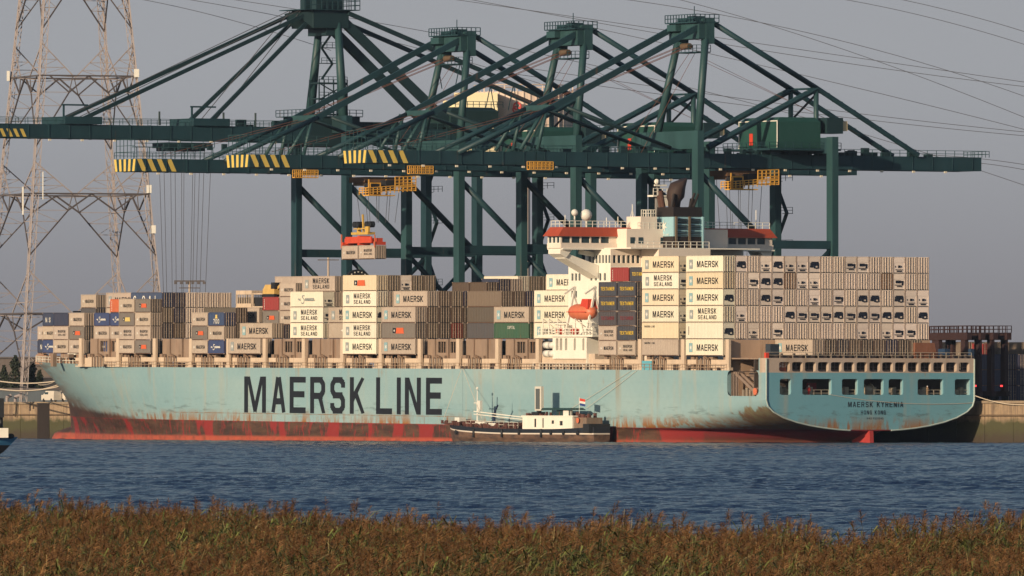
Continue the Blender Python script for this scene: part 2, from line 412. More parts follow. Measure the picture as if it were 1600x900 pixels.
# ---- hull
def hull_mat():
    t = NT('hull_paint'); X = t.xyz(t.vec((1, 1, 1))); v, u, z = X[0], X[1], X[2]
    big = t.noise(t.vec((.05, .035, .12)), 1, 5, .6); fine = t.noise(t.vec((.6, .5, .6)), 1, 6, .65)
    blu = t.mix(t.rng(big, .35, .7), (.21, .345, .38), (.275, .395, .41))
    tr = t.rng(u, 14, 0); blu = t.mix(t.rng(u, .5, .1), blu, t.mix(t.rng(big, .3, .7), (.135, .325, .395), (.165, .355, .42)))  # transom coloured bluer and deeper to carry the shade on that face
    # plating seams, faint
    seam = t.rng(t.mth('ABSOLUTE', t.mth('SUBTRACT', t.mth('FRACT', t.mth('DIVIDE', z, 2.6)), .5)), .48, .5, 0, .24)
    blu = t.mix(seam, blu, (.15, .27, .27))
    st = t.noise(t.vec((.4, .42, .035)), 1, 4, .55); blu = t.mix(t.rng(st, .55, .72, 0, .42), blu, (.36, .34, .27))
    # scuffs where tugs and fenders rub
    sc_ = t.noise(t.vec((.3, .16, 1.1)), 1, 8, .72); band = t.mth('MULTIPLY', t.rng(z, 3.0, 4.4), t.rng(z, 7.2, 5.0))
    blu = t.mix(t.mth('MULTIPLY', t.rng(sc_, .535, .62, 0, .6), band), blu, (.09, .13, .13))
    rs = t.noise(t.vec((.45, .4, .16), off=(3, 1, 9)), 1, 7, .68); low = t.mth('MULTIPLY', t.rng(z, 5.0, 2.6), t.rng(t.noise(t.vec((.06, .05, .01)), 1, 3), .36, .56, .25, 1))
    blu = t.mix(t.mth('MULTIPLY', t.rng(rs, .44, .56), low), blu, (.28, .125, .035))
    blu = t.mix(t.mth('MULTIPLY', t.rng(rs, .60, .70, 0, .8), t.rng(z, 8.5, 12.6, 0, .8)), blu, (.30, .16, .06))
    rl_ = t.mth('MULTIPLY', t.mth('MULTIPLY', t.rng(t.mth('ABSOLUTE', t.mth('SUBTRACT', z, t.mth('ADD', 3.75, t.mth('MULTIPLY', u, .0016)))), .10, .03), t.rng(u, 100, 106)), t.rng(u, 216, 208))
    blu = t.mix(t.mth('MULTIPLY', rl_, t.rng(fine, .35, .6, .2, 1)), blu, (.20, .11, .05))
    st2 = t.noise(t.vec((.9, .85, .03), off=(1, 6, 3)), 1, 3, .5); blu = t.mix(t.mth('MULTIPLY', t.mth('MULTIPLY', t.rng(st2, .56, .66), t.rng(z, 4.1, 3.6)), t.mth('MULTIPLY', t.rng(u, 96, 108), .85)), blu, (.22, .10, .035))
    st3 = t.noise(t.vec((.25, .3, .02), off=(8, 6, 3)), 1, 3, .5); blu = t.mix(t.mth('MULTIPLY', t.rng(st3, .62, .70), t.rng(z, 5, 12.5, .1, .7)), blu, (.27, .2, .12))
    # stern quarter stain, bow stain
    q = t.mth('MULTIPLY', t.rng(t.mth('ADD', u, t.mth('MULTIPLY', z, 1.2)), 19, 12), t.mth('MULTIPLY', t.rng(z, 7.2, 5.0), t.rng(u, .0, .4)))
    dg = t.noise(t.vec((.2, .35, .9), off=(0, 4, 0)), 1, 7, .7)
    sk = t.noise(t.vec((.5, .55, .22), off=(4, 4, 1)), 1, 8, .72)
    blu = t.mix(t.mth('MULTIPLY', t.rng(t.mth('ADD', q, t.mth('MULTIPLY', t.mth('SUBTRACT', sk, .5), 2.6)), .38, .62), t.rng(q, 0, .12, 0, .92)), blu, t.mix(t.rng(t.noise(t.vec((.5, .9, .12), off=(2, 2, 2)), 1, 6, .7), .42, .6), (.19, .165, .085), (.15, .075, .035)))
    bw = t.mth('MULTIPLY', t.rng(u, 246, 262), t.rng(t.mth('ADD', z, t.mth('MULTIPLY', u, -.10)), -17.5, -22.5))
    blu = t.mix(t.mth('MULTIPLY', bw, t.rng(dg, .25, .5)), blu, (.085, .05, .03))
    bw2 = t.rng(u, 256, 285); blu = t.mix(t.mth('MULTIPLY', bw2, t.rng(t.noise(t.vec((.1, .10, .9), off=(7, 0, 0)), 1, 6, .7), .44, .58, 0, .8)), blu, (.20, .12, .07))
    bf = t.mth('SUBTRACT', z, t.mth('ADD', 3.0, t.mth('MULTIPLY', t.mth('SUBTRACT', u, 225.), .038)))
    blu = t.mix(t.mth('MULTIPLY', t.rng(t.mth('ADD', bf, t.rng(fine, 0, 1, -.8, .8)), .35, -.35), t.rng(u, 218, 236)), blu, t.mix(t.rng(big, .4, .6), (.055, .035, .028), (.13, .06, .04)))
    lo2 = t.noise(t.vec((.8, .8, .10), off=(6, 1, 5)), 1, 6, .6); blu = t.mix(t.mth('MULTIPLY', t.mth('MULTIPLY', t.rng(lo2, .54, .60), t.rng(z, 4.4, 3.0)), t.mth('MULTIPLY', t.rng(u, 62, 48), .9)), blu, (.27, .12, .04))
    # boot topping
    drip0 = t.noise(t.vec((.3, .12, .8), off=(9, 2, 0)), 1, 6, .7)
    red = (.26, .026, .024); org = (.42, .09, .05); grow = t.mix(t.rng(drip0, .4, .6), (.050, .028, .020), (.10, .055, .035))
    blk = t.noise(t.vec((.2, .11, .06), off=(5, 2, 0)), 1, 4, .6); drip = t.noise(t.vec((1, 1.0, .35)), 1, 6, .7)
    f = t.mth('MULTIPLY', t.rng(blk, .585, .50), t.rng(drip, .66, .46))
    zn = t.mth('ADD', z, t.rng(fine, 0, 1, -.35, .35))
    f = t.mth('MULTIPLY', f, t.rng(t.mth('ADD', t.mth('MULTIPLY', u, -.0016), zn), 2.45, 2.05))
    lowc = t.mix(t.rng(f, .1, .55, .12, 1), red, grow)
    ol = t.rng(zn, t.mth('ADD', .55, t.mth('MULTIPLY', u, -.0028)), t.mth('ADD', .15, t.mth('MULTIPLY', u, -.0028)))
    lowc = t.mix(t.mth('MULTIPLY', t.rng(u, 40, 22), .8), lowc, t.mix(t.rng(zn, .3, 1.2), (.12, .045, .03), (.20, .02, .028)))
    lowc = t.mix(t.mth('MULTIPLY', t.mth('MULTIPLY', ol, t.rng(u, 20, 60)), t.rng(fine, .25, .6, .25, .95)), lowc, org)
    zb = t.mth('ADD', 2.33, t.mth('MULTIPLY', u, .0016))
    isred = t.rng(t.mth('SUBTRACT', z, zb), .03, -.03)
    c = t.mix(isred, blu, lowc)
    zc = t.rng(z, 12.15, 12.2); aftb = t.rng(u, 2.2, 1.9)
    c = t.mix(t.mth('MULTIPLY', zc, aftb), c, t.mix(t.rng(st, .5, .75, 0, .6), (.46, .37, .30), (.30, .2, .12)))
    quilt = t.mth('MULTIPLY', t.mth('SINE', t.mth('MULTIPLY', u, 2.6)), t.mth('SINE', t.mth('MULTIPLY', z, 2.4)))
    t.bump(t.mth('ADD', t.mth('ADD', t.mth('MULTIPLY', fine, .4), big), t.mth('MULTIPLY', quilt, .16)), .3, .25)
    return t.fin(c, .5)
HULL = hull_mat()
ZL = [-3, -1.2, 0, .6, 1.2, 1.7, 2.1, 2.2, 2.35, 2.6, 3.0, 3.6, 4.4, 5.4, 6.4, 7.45, 8.8, 10.4, 11.6, 12.5]
def hb(kind, tau, z):
    """half breadth and u at loft station"""
    zz = min(z, 12.5)
    if kind == 'stern':
        if z >= 7.45: return 21.4, tau*50
        if z > 2.1:
            b0 = 21.4*max(0, 1-((7.45-z)/5.35)**2.1)**.5; u0 = 0; u1 = 2+48*((7.45-z)/5.35)**1.1
        else: b0 = .5; u0 = 7.0*min(1, (2.1-z)/2.1); u1 = 52
        u = u0+(50-u0)*tau; tt = min(1, max(0, (u-u0)/(u1-u0)))
        return b0+(21.4-b0)*(1-(1-tt)**2.3), u
    us = {True: 0}.get(False, 0)
    k = max(0, min(1, zz/12.5))
    stem = float(np.interp(z if z < 12.5 else 13.1, [1.8, 3.94, 5.8, 6.8, 8.4, 9.9, 11.76, 12.5, 13.1], [286.8, 287.3, 288, 289.1, 290.5, 292.1, 294.9, 296.6, 298.4]))
    p = 1.75+1.9*k**1.2; q = 1.0-.05*k
    u = 195+(stem-195)*tau; return max(.12, 21.4*max(0, 1-tau**p)**q), u
def topz(u): return 12.5+max(0, min(1, (u-236)/10))*.55+max(0, (u-250)/50)*.5
mb = MB(); TS = [0, .03, .07, .12, .19, .28, .4, .55, .75, 1]; TB = [0, .15, .28, .38, .46, .53, .60, .66, .72, .77, .82, .86, .90, .93, .96, .98, .993, 1]
cols = [('stern', t) for t in TS]+[('mid', u) for u in (80, 110, 140, 170)]+[('bow', t) for t in TB]
def pt(kind, t, z, side):
    if kind == 'mid': b, u = 21.4, t
    else: b, u = hb(kind, t, z)
    zo = topz(u) if z == 12.5 else z
    return (21.4-side*b, u, zo)
for side in (1, -1):
    k = len(mb.v)
    for kd, t_ in cols:
        for z in ZL: mb.v.append(pt(kd, t_, z, side))
    nz_ = len(ZL)
    for i in range(len(cols)-1):
        for j in range(nz_-1):
            if ZL[j] >= 7.4 and cols[i+1][0] == 'stern' and pt(*cols[i+1], 9, 1)[1] <= 14.1: continue   # the open mooring deck is built as plates
            f = (k+i*nz_+j, k+i*nz_+j+1, k+(i+1)*nz_+j+1, k+(i+1)*nz_+j)
            mb.f.append(f if side == 1 else f[::-1]); mb.m.append(0)
for j in range(len(ZL)-1):                              # transom below the openings, skeg edge
    if ZL[j] >= 7.4: break
    a, b = pt('stern', 0, ZL[j], 1), pt('stern', 0, ZL[j+1], 1); c, d_ = pt('stern', 0, ZL[j], -1), pt('stern', 0, ZL[j+1], -1)
    mb.poly([a, c, d_, b])
hull = part('hull', mb, HULL, ship, smooth=True)
u14 = pt('stern', TS[5], 9, 1)[1]
# plates round the mooring deck: transom with its windows, side with its big opening
low = [(2.8, 5.1), (7.4, 13.4), (15.5, 18.8), (20.0, 24.1), (25.1, 28.1), (31.1, 36.4), (38.8, 42.3)]
upp = [(2.65+i*2.64, 2.65+i*2.64+2.2) for i in range(15)]
holes = [(a, b, 8.35, 11.1) for a, b in low]+[(a, b, 12.35, 14.0) for a, b in upp]
tp = plate(MB(), 0, 42.8, 7.45, 14.7, holes, 0, .9, 0, 'y', .4)
part('transom', tp, HULL, ship)
sp = plate(MB(), 0, u14, 7.45, 12.5, [(2.4, 12.6, 8.1, 12.51)], 0, .8, 0, 'x', .9)
sp.box(0.003, .8, 0.003, 2.4, 12.5, 14.68)
part('quarter_plating', sp, HULL, ship)
sp = MB().box(42, 42.797, .003, u14, 7.45, 12.5)
part('quarter_plating', sp, HULL, ship)
part('rim_strake', MB().path([(21.4-x, -.08, z) for x, z in [(hb('stern', 0, z_)[0], z_) for z_ in (14.6, 7.45, 6.4, 5.4, 4.4, 3.6, 3.0, 2.6, 2.35, 2.2)]], .14, 6)
     .path([(21.4+x, -.08, z) for x, z in [(hb('stern', 0, z_)[0], z_) for z_ in (14.6, 7.45, 6.4, 5.4, 4.4, 3.6, 3.0, 2.6, 2.35, 2.2)]], .14, 6), paint('rim_white', (.42, .5, .46), .6, .3), ship)
# decks
dk = MB().poly([(0.1, u14, 12.48), (42.7, u14, 12.48), (42.7, 236, 12.48), (0.1, 236, 12.48)][::-1])
pr = [pt('bow', t_, 12.4, 1) for t_ in TB if t_ > .38]; ps = [pt('bow', t_, 12.4, -1) for t_ in TB if t_ > .38]
for a, b, c, d_ in zip(pr, pr[1:], ps[1:], ps): dk.poly([(p[0], p[1], 12.47) for p in (a, d_, c, b)][::-1])
part('main_deck', dk, BROWN, ship)
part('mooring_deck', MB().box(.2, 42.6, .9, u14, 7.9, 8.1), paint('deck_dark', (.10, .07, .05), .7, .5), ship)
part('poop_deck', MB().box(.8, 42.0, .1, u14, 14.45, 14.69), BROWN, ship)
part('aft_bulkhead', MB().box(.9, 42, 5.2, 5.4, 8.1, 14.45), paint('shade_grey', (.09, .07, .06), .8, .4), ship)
part('hold_bulkhead', MB().box(.5, 12.5, 13.3, 13.8, 8.1, 17.85), paint('bulkhead_tan', (.50, .34, .235), .7, .45, .35, .4), ship, 'tall brown bulkhead streaked with rust behind the open quarter')
part('hold_bulkhead', MB().box(12.5, 42.3, 13.3, 13.8, 8.1, 17.85), paint('bulkhead_tan', (.50, .34, .235), .7, .45, .35, .4), ship)
# bulb and rudder
bb = MB(); rg = []
for i in range(9):
    t_ = i/8; u = 276+t_*18.8; r = 2.5*math.sqrt(max(.001, 1-t_**2.6)); rg.append([(21.4+r*.85*math.cos(a), u, -1.9+r*1.2*math.sin(a)) for a in [k*math.pi/6 for k in range(12)]])
part('bulbous_bow', bb.loft(rg), HULL, ship, smooth=True)
RUD = paint('rudder_red', (.42, .05, .045), .5, .35)
part('rudder', MB().hexa([(21.0, -.6, -3), (21.8, -.6, -3), (21.7, 5.2, -3), (21.1, 5.2, -3), (21.0, -.3, 2.1), (21.8, -.3, 2.1), (21.7, 5.6, 2.1), (21.1, 5.6, 2.1)]), RUD, ship)
# big painted name on the side
z0n, z1n = 4.18, 10.88
def upx(px): return 181.4-(px-382)/(691-382)*72.0 - (px-382)*(691-px)/(309.**2)*2.2
for ch, a, b in (('M', 382, 416), ('A', 424, 447), ('E', 453, 478), ('R', 485, 509), ('S', 516, 540), ('K', 547, 570), ('L', 588, 613), ('I', 620, 627), ('N', 633, 658), ('E', 666, 691)):
    ua, ub = upx(a), upx(b); sw = 1.45; mb = MB(); w = abs(ua-ub)-sw; k = 0
    for ln in GL[ch]:
        for p, q in zip(ln, ln[1:]):
            P = Vector((ua-sw/2-p[0]*w, z0n+p[1]*(z1n-z0n))); Q = Vector((ua-sw/2-q[0]*w, z0n+q[1]*(z1n-z0n)))
            if ch == 'I': P.x = Q.x = (ua+ub)/2
            hor = abs(p[1]-q[1]) < .01; d_ = (Q-P).normalized(); ext = sw*.5 if hor else (.0 if p[1] in (0, 1) and q[1] in (0, 1) else .2)
            ww = 1.15 if hor else (sw if abs(d_.x) < .05 else 1.3)
            n_ = Vector((-d_.y, d_.x))*ww/2; P = P-d_*ext; Q = Q+d_*ext; k += 1
            mb.poly([(-.02-.002*k, c.x, min(z1n, max(z0n, c.y))) for c in (P-n_, Q-n_, Q+n_, P+n_)])
    part('hull_letter', mb, BLACKP, ship)
letter('MAERSK KYRENIA', 11.3, .92, BLACKP, ship, 16.75, -.02, 6.22, M_AFT, .012)
letter('HONG KONG', 5.1, .72, BLACKP, ship, 19.4, -.02, 4.95, M_AFT, .008)
letter('IMO 9235543', 3.4, .34, BLACKP, ship, 20.6, -.02, 4.1, M_AFT, .0)
# coaming, pedestals, posts, pipes, rails along the side
bays = [14.1, 28.7, 43.0, None, 77.7, 91.7, 105.4, 119.0, 133.0, 146.9, 161.0, 175.5, 189.1, 203.3, 217.2, 231.4, 246.0]
part('coaming', plate(MB(), 14.2, 243, 12.5, 14.2, [(u+4.2, u+6.0, 12.7, 13.6) for u in range(20, 250, 37)], .85, .2, 0, 'x', 0)
     .box(.85, 1.5, 14.2, 243, 14.2, 14.35), CREAM, ship, 'cream rusty wall running along the deck edge')
pil = MB().box(.15, .6, .2, 1.3, 12.5, 17.9).box(.1, .9, 0, 1.5, 12.5, 13.0); pilm = pil.mesh('lashing_post', CREAM)
ped = MB().box(.9, 1.6, 0, .9, 12.5, 14.98).box(.9, 1.7, 10.6, 11.6, 12.5, 14.98).box(.9, 2.0, 4.4, 7.6, 14.2, 14.9); pedm = ped.mesh('pedestal', BROWN)
for i, u in enumerate(bays):
    if u is None: continue
    o = part('lashing_post', pilm, None, ship); o.location = (0, u-1.95, 0)
    o = part('pedestal', pedm, None, ship); o.location = (0, u+.3, 0)
pipes = MB()
for k in range(4): pipes.tube((.35, k*1.25, 12.5), (.35, k*1.25, 14.6+.2*(k % 2)), .17, n=6)
pipes.tube((.35, .2, 14.5), (.35, 1.4, 14.9), .2, n=6)
pm = pipes.mesh('vent_pipe', paint('pipe_brown', (.22, .14, .09), .6, .5, .3)); pn = None
for u in bays:
    if u is None or u > 245: continue
    o = part('vent_pipes', pm, None, ship); o.location = (0, u+5.2, 0)
rl = MB().rail([(.12, 13, 12.5), (.12, 236, 12.5)], 1.05, 1.8, .055); part('deck_railing', rl, paint('rail_rusty', (.36, .26, .18), .6, .5, .4), ship)
bl = MB(); rr = random.Random(4)
u = 16.
while u < 240:
    s_ = rr.uniform(.25, .6); bl.box(.3, .3+s_, u, u+s_*1.6, 12.5, 12.9+rr.uniform(0, .7)); u += rr.uniform(.9, 5.5)
part('deck_fittings', bl, paint('fitting_dark', (.06, .04, .035), .7, .4), ship, kind='stuff')
# bulkheads seen instead of first tier containers
def lash_wall(u0, wins):
    hs = []
    if wins: hs = [(u0+.8, u0+4.3, 15.4, 17.4), (u0+5.2, u0+8.7, 15.4, 17.4)]
    p = plate(MB(), u0-.3, u0+12.6, 14.2, 17.85, hs, 1.9, .3, 0, 'x', .25)
    for a, b, _, _ in hs:
        for q in (.25, .5, .75): p.box(2.0, 2.12, a+(b-a)*q-.08, a+(b-a)*q+.08, 15.4, 17.4)
    p.box(1.5, 1.9, u0+4.45, u0+5.05, 14.2, 17.85).box(1.6, 1.9, u0+9.3, u0+9.6, 14.2, 17.85)
    part('lashing_bulkhead', p, BROWN, ship)
for b_, w_ in ((4, 1), (5, 0), (6, 1), (9, 0), (10, 1), (13, 0), (15, 1)): lash_wall(bays[b_], w_)
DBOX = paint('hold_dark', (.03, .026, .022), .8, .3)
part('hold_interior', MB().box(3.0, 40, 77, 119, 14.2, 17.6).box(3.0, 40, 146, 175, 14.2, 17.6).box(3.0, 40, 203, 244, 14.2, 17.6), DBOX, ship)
# gear on the open quarter
gw = MB().beam((.9, 11.5, 12.2), (.9, 4.0, 8.3), .25, .5).beam((1.5, 11.0, 12.3), (1.5, 3.2, 8.3), .25, .5).beam((2.6, 9, 12.3), (2.6, 2.6, 8.6), .5, 1.5)
for k in range(5): gw.tube((.7, 12.1-k*.5, 8.1), (.7, 12.1-k*.5, 12.2), .09, n=5)
gw.beam((1, 2.6, 12.3), (1, 12.6, 12.3), .2).beam((2, 2.6, 11.7), (2, 12.6, 11.7), .2)
part('gangway_stair', gw, paint('stair_brown', (.26, .19, .15), .6, .5, .3), ship)
part('valve_wheel', MB().tube((.6, 4.6, 8.9), (.75, 4.6, 8.9), .62, n=12), LIFE, ship)
wn_ = MB()
for k in range(4): wn_.tube((1.0, 8.8-k*1.1, 8.1), (1.0, 8.8-k*1.1, 9.2+.3*(k % 2)), .32, n=8)
part('bollard', wn_, paint('gear_grey', (.25, .2, .15), .6, .5, .2), ship)
GEAR = paint('winch_cream', (.42, .36, .28), .6, .4, .15)
for k, (v, r) in enumerate(((4.0, .6), (9.2, .5), (16.6, .6), (20.9, .45), (22.3, .85), (26.4, .6), (32.6, .5), (40.4, .5))):
    w_ = MB().tube((v-.7, 2.6, 8.1+r+.2), (v+.7, 2.6, 8.1+r+.2), r, n=12).tube((v-.85, 2.6, 8.3+r), (v-.7, 2.6, 8.3+r), r*1.35, n=12).tube((v+.7, 2.6, 8.3+r), (v+.85, 2.6, 8.3+r), r*1.35, n=12)
    w_.box(v-1.2, v+1.2, 2.0, 3.2, 8.1, 8.4).box(v+.95, v+1.7, 2.2, 3.0, 8.4, 9.7)
    part('mooring_winch', w_, GEAR, ship)
fr = MB()
for a, b in low: fr.rail([(a, 1.0, 8.1), (b, 1.0, 8.1)], 1.1, 1.2, .05)
part('stern_railing', fr, GEAR, ship)
part('control_box', MB().box(3.0, 4.3, 1.6, 2.6, 8.1, 9.9), GEAR, ship)
part('control_box', MB().box(10.7, 12.3, 3.2, 3.8, 9.0, 10.4), paint('maroon', (.22, .03, .04), .6, .3), ship)
gr = MB()
for a, b in upp:
    for k in (.33, .66): gr.box(a+(b-a)*k-.05, a+(b-a)*k+.05, 1.0, 1.1, 12.35, 14.0)
    gr.box(a, b, 1.0, 1.1, 13.1, 13.2); gr.box(a, b, 1.0, 1.4, 12.35, 12.35+.35)
part('guard_bars', gr, paint('bar_grey', (.15, .13, .13), .6, .4), ship)
pt_ = MB()
for k in range(17):
    v = .9+k*2.52; pt_.box(v, v+.28, .4, .8, 14.69, 15.5).box(v+.5, v+1.9, .7, 1.3, 14.69, 15.2)
part('pedestal', pt_, paint('pedestal_dark', (.12, .09, .08), .7, .5, .2), ship)
part('poop_railing', MB().rail([(.3, .25, 14.69), (42.4, .25, 14.69)], 1.0, 2.52, .05), GEAR, ship)
letter('SEP', 2.1, .8, TWHITE, ship, 3.0, .93, 13.1, M_AFT)
part('notice_board', MB().box(2.8, 4.7, .95, 1.05, 12.4, 13.95), paint('red_board', (.32, .1, .07), .6, .4, .2), ship)
part('deck_locker', MB().box(1.5, 3.3, 1.0, 2.6, 14.69, 17.1), paint('locker_slate', (.035, .045, .06), .6, .3), ship)
part('stern_light_box', MB().box(.1, .7, .2, .8, 14.7, 15.6), RED, ship)
hd = MB().hexa([(30.8, .5, 14.7), (35.4, .5, 14.7), (35.4, 12, 14.7), (30.8, 12, 14.7), (30.8, .5, 17.4), (34.9, .5, 17.4), (34.9, 12, 17.4), (30.8, 12, 17.4)])
part('ventilation_hood', hd, paint('hood_rust', (.26, .11, .065), .7, .5, .4), ship, 'rust brown sloping hood at the starboard end of the poop')
def su(px, v):                                          # distance from the stern on the ship's length at a given depth v
    d = Vector(((px-800)/F_, 1, 0)); Mi = M_QUAY.inverted(); c = Mi @ Vector((0, 0, H_)); dd = Mi.to_3x3() @ d
    return (c + dd*((v-c.x)/dd.x)).y
# ---- accommodation tower, bridge, funnel (all parts of the ship)
def winrow(xs, v, z0, z1, w=.75): return [(su(x, v)-w/2, su(x, v)+w/2, z0, z1) for x in xs]
PW = 7.5
hs = winrow([893.5, 899, 904.5, 923, 930, 937, 944], PW, 28.3, 29.6)+winrow([893.5, 899, 929.5], PW, 25.3, 26.5)
part('tower', plate(MB(), 63.6, 78, 12.5, 30.9, hs, PW, .25, 0, 'x', .15)
     .poly([(PW, 63.6, 12.5), (35.3, 63.6, 12.5), (35.3, 63.6, 30.9), (PW, 63.6, 30.9)]).poly([(PW, 78, 12.5), (35.3, 78, 12.5), (35.3, 78, 30.9), (PW, 78, 30.9)])
     .poly([(PW, 63.6, 30.9), (35.3, 63.6, 30.9), (35.3, 78, 30.9), (PW, 78, 30.9)]).poly([(35.3, 63.6, 12.5), (35.3, 78, 12.5), (35.3, 78, 30.9), (35.3, 63.6, 30.9)]), WHITE, ship)
hs2 = winrow([920.5, 926, 931, 936, 941, 946, 951], PW, 31.4, 32.8, .7)
ha = [(8.0+i*.98, 8.65+i*.98, 31.4, 32.8) for i in range(6)]
part('upper_tower', plate(MB(), 63.6, 72.3, 30.9, 33.9, hs2, PW, .25, 0, 'x', .1), WHITE, ship)
part('upper_tower', plate(MB(), PW, 35.3, 30.903, 33.9, ha, 63.6, .25, 0, 'y', .1).poly([(PW, 72.3, 30.9), (35.3, 72.3, 30.9), (35.3, 72.3, 33.9), (PW, 72.3, 33.9)]), CREAM2, ship)
gl = MB()
for a, b, c, d_ in hs+hs2: gl.poly([(PW+.2, a, c), (PW+.2, b, c), (PW+.2, b, d_), (PW+.2, a, d_)])
for a, b, c, d_ in ha: gl.poly([(a, 63.8, c), (b, 63.8, c), (b, 63.8, d_), (a, 63.8, d_)])
k = 0
for f in list(gl.f):
    part('window', MB().poly([gl.v[i] for i in f]), GLASS, ship)
# bridge deck with its wings
part('bridge_floor', MB().box(-.6, 43.8, 66.6, 71.9, 33.75, 34.0).box(8, 35, 57.6, 66.6, 33.9, 34.12), WHITE, ship)
part('wing_bulwark', MB().box(-.8, 10.8, 66.9, 67.05, 34.0, 34.85).box(-.9, -.75, 67.05, 71.5, 34.0, 34.9).box(31, 43.7, 66.9, 67.05, 34.0, 34.85), CREAM2, ship)
hw_ = [(-.45+i*2.02, 1.25+i*2.02, 34.95, 36.05) for i in range(5)]+[(32.3+i*2.02, 34.0+i*2.02, 34.95, 36.05) for i in range(5)]
part('bridge_wall', plate(MB(), -.75, 43.6, 34.86, 36.12, hw_, 67.1, .2, 0, 'y', .1), CREAM2, ship)
he = [(67.5+i*1.35, 68.45+i*1.35, 34.95, 36.05) for i in range(3)]
part('bridge_wall', plate(MB(), 67.1, 71.5, 34.86, 36.12, he, -.78, .2, 0, 'x', .1).box(-.7, 43.5, 71.4, 71.5, 34, 36.12).box(43.5, 43.6, 67.1, 71.5, 34, 36.12), WHITE, ship)
for a, b, c, d_ in hw_: part('window', MB().poly([(a, 67.25, c), (b, 67.25, c), (b, 67.25, d_), (a, 67.25, d_)]), GLASS, ship)
for a, b, c, d_ in he: part('window', MB().poly([(-.63, a, c), (-.63, b, c), (-.63, b, d_), (-.63, a, d_)]), GLASS, ship)
rf = MB().hexa([(-1.6, 66.6, 36.12), (44.4, 66.6, 36.12), (44.4, 71.9, 36.12), (-1.6, 71.9, 36.12), (-.2, 67.0, 37.75), (43.0, 67.0, 37.75), (43.0, 71.6, 37.75), (-.2, 71.6, 37.75)])
part('bridge_roof', rf, ROOFRED, ship, 'brick red roof band above the bridge windows')
for s0, s1, t0 in ((-.75, 7.4, 1), (43.5, 35.4, -1)):
    b = MB(); y0, y1 = 67.2, 71.3
    b.hexa([(s0, y0, 33.0), (s0+t0*1.2, y0, 32.3), (s0+t0*1.2, y1, 32.3), (s0, y1, 33.0), (s0, y0, 33.75), (s0+t0*2.5, y0, 33.75), (s0+t0*2.5, y1, 33.75), (s0, y1, 33.75)])
    b.hexa([(s0+t0*1.2, y0+.3, 32.2), (s1, y0+.3, 28.7), (s1, y1-.3, 28.7), (s0+t0*1.2, y1-.3, 32.2), (s0+t0*1.2, y0+.3, 33.2), (s1, y0+.3, 31.0), (s1, y1-.3, 31.0), (s0+t0*1.2, y1-.3, 33.0)])
    b.beam((s1, y0+2, 32.9), (s0+t0*5, y0+2, 33.4), .3, .8)
    part('wing_bracket', b, WHITE, ship)
part('wheelhouse', MB().box(10.85, 32, 63.65, 71.55, 34.12, 37.3).box(10.9, 32, 63.65, 67, 37.3, 37.5), CREAM2, ship)
part('wheelhouse_cabin', MB().box(13.8, 17.2, 63.7, 68.5, 37.5, 39.7), CREAM2, ship)
for v in (11.6, 13.3, 17.9, 20.8):
    part('window', MB().box(v, v+.95, 63.58, 63.66, 34.9, 36.0), GLASS, ship)
mr_ = MB().rail([(-.1, 67.1, 37.75), (13, 67.1, 37.75)], 1.1, 1.1, .06).rail([(-.1, 67.1, 37.75), (-.1, 71.4, 37.75)], 1.1, 1.1, .06)
mr_.rail([(13.2, 63.7, 37.5), (27, 63.7, 37.5)], 1.1, 1.1, .06).rail([(25, 67.1, 37.75), (43, 67.1, 37.75)], 1.1, 1.4, .06).rail([(14, 63.8, 39.7), (17, 63.8, 39.7), (17, 68, 39.7)], 1.2, .8, .07)
mr_.rail([(9, 57.7, 34.12), (24.4, 57.7, 34.12)], 1.1, 1.2, .06)
part('roof_railing', mr_, WHITE, ship)
for v, r, h in ((3.6, .62, 2.6), (6.0, 1.05, 2.2)):
    d_ = part('radar_dome', MB().ball((v, 69.5, 37.75+h), r, 12).tube((v, 69.5, 37.75), (v, 69.5, 37.75+h), .16, n=6), TWHITE, ship, smooth=True)
an = MB()
for v, h in ((1.0, 2.2), (9.6, 1.8), (12, 2.0), (15, 4.2), (18, 1.8), (36, 2.8), (41, 3.4)): an.tube((v, 68.5, 37.7), (v, 68.5, 37.7+h), .07, n=4)
an.beam((14, 68.5, 37.8), (15, 68.5, 41), .07).beam((16, 68.5, 37.8), (15, 68.5, 41), .07)
part('antenna', an, WHITE, ship)
st = MB()
for a in (0, 1.3): st.beam((19.2+a*0, 62.2+a, 37.6), (22.6, 62.2+a, 34.1), .15)
for i in range(9): st.beam((19.2+i*.42, 62.2, 37.6-i*.43), (19.2+i*.42, 63.5, 37.6-i*.43), .25, .08)
part('outside_stair', st, WHITE, ship)
part('engine_casing', MB().box(13.8, 24.6, 57.6, 63.55, 14, 33.9), CREAM2, ship)
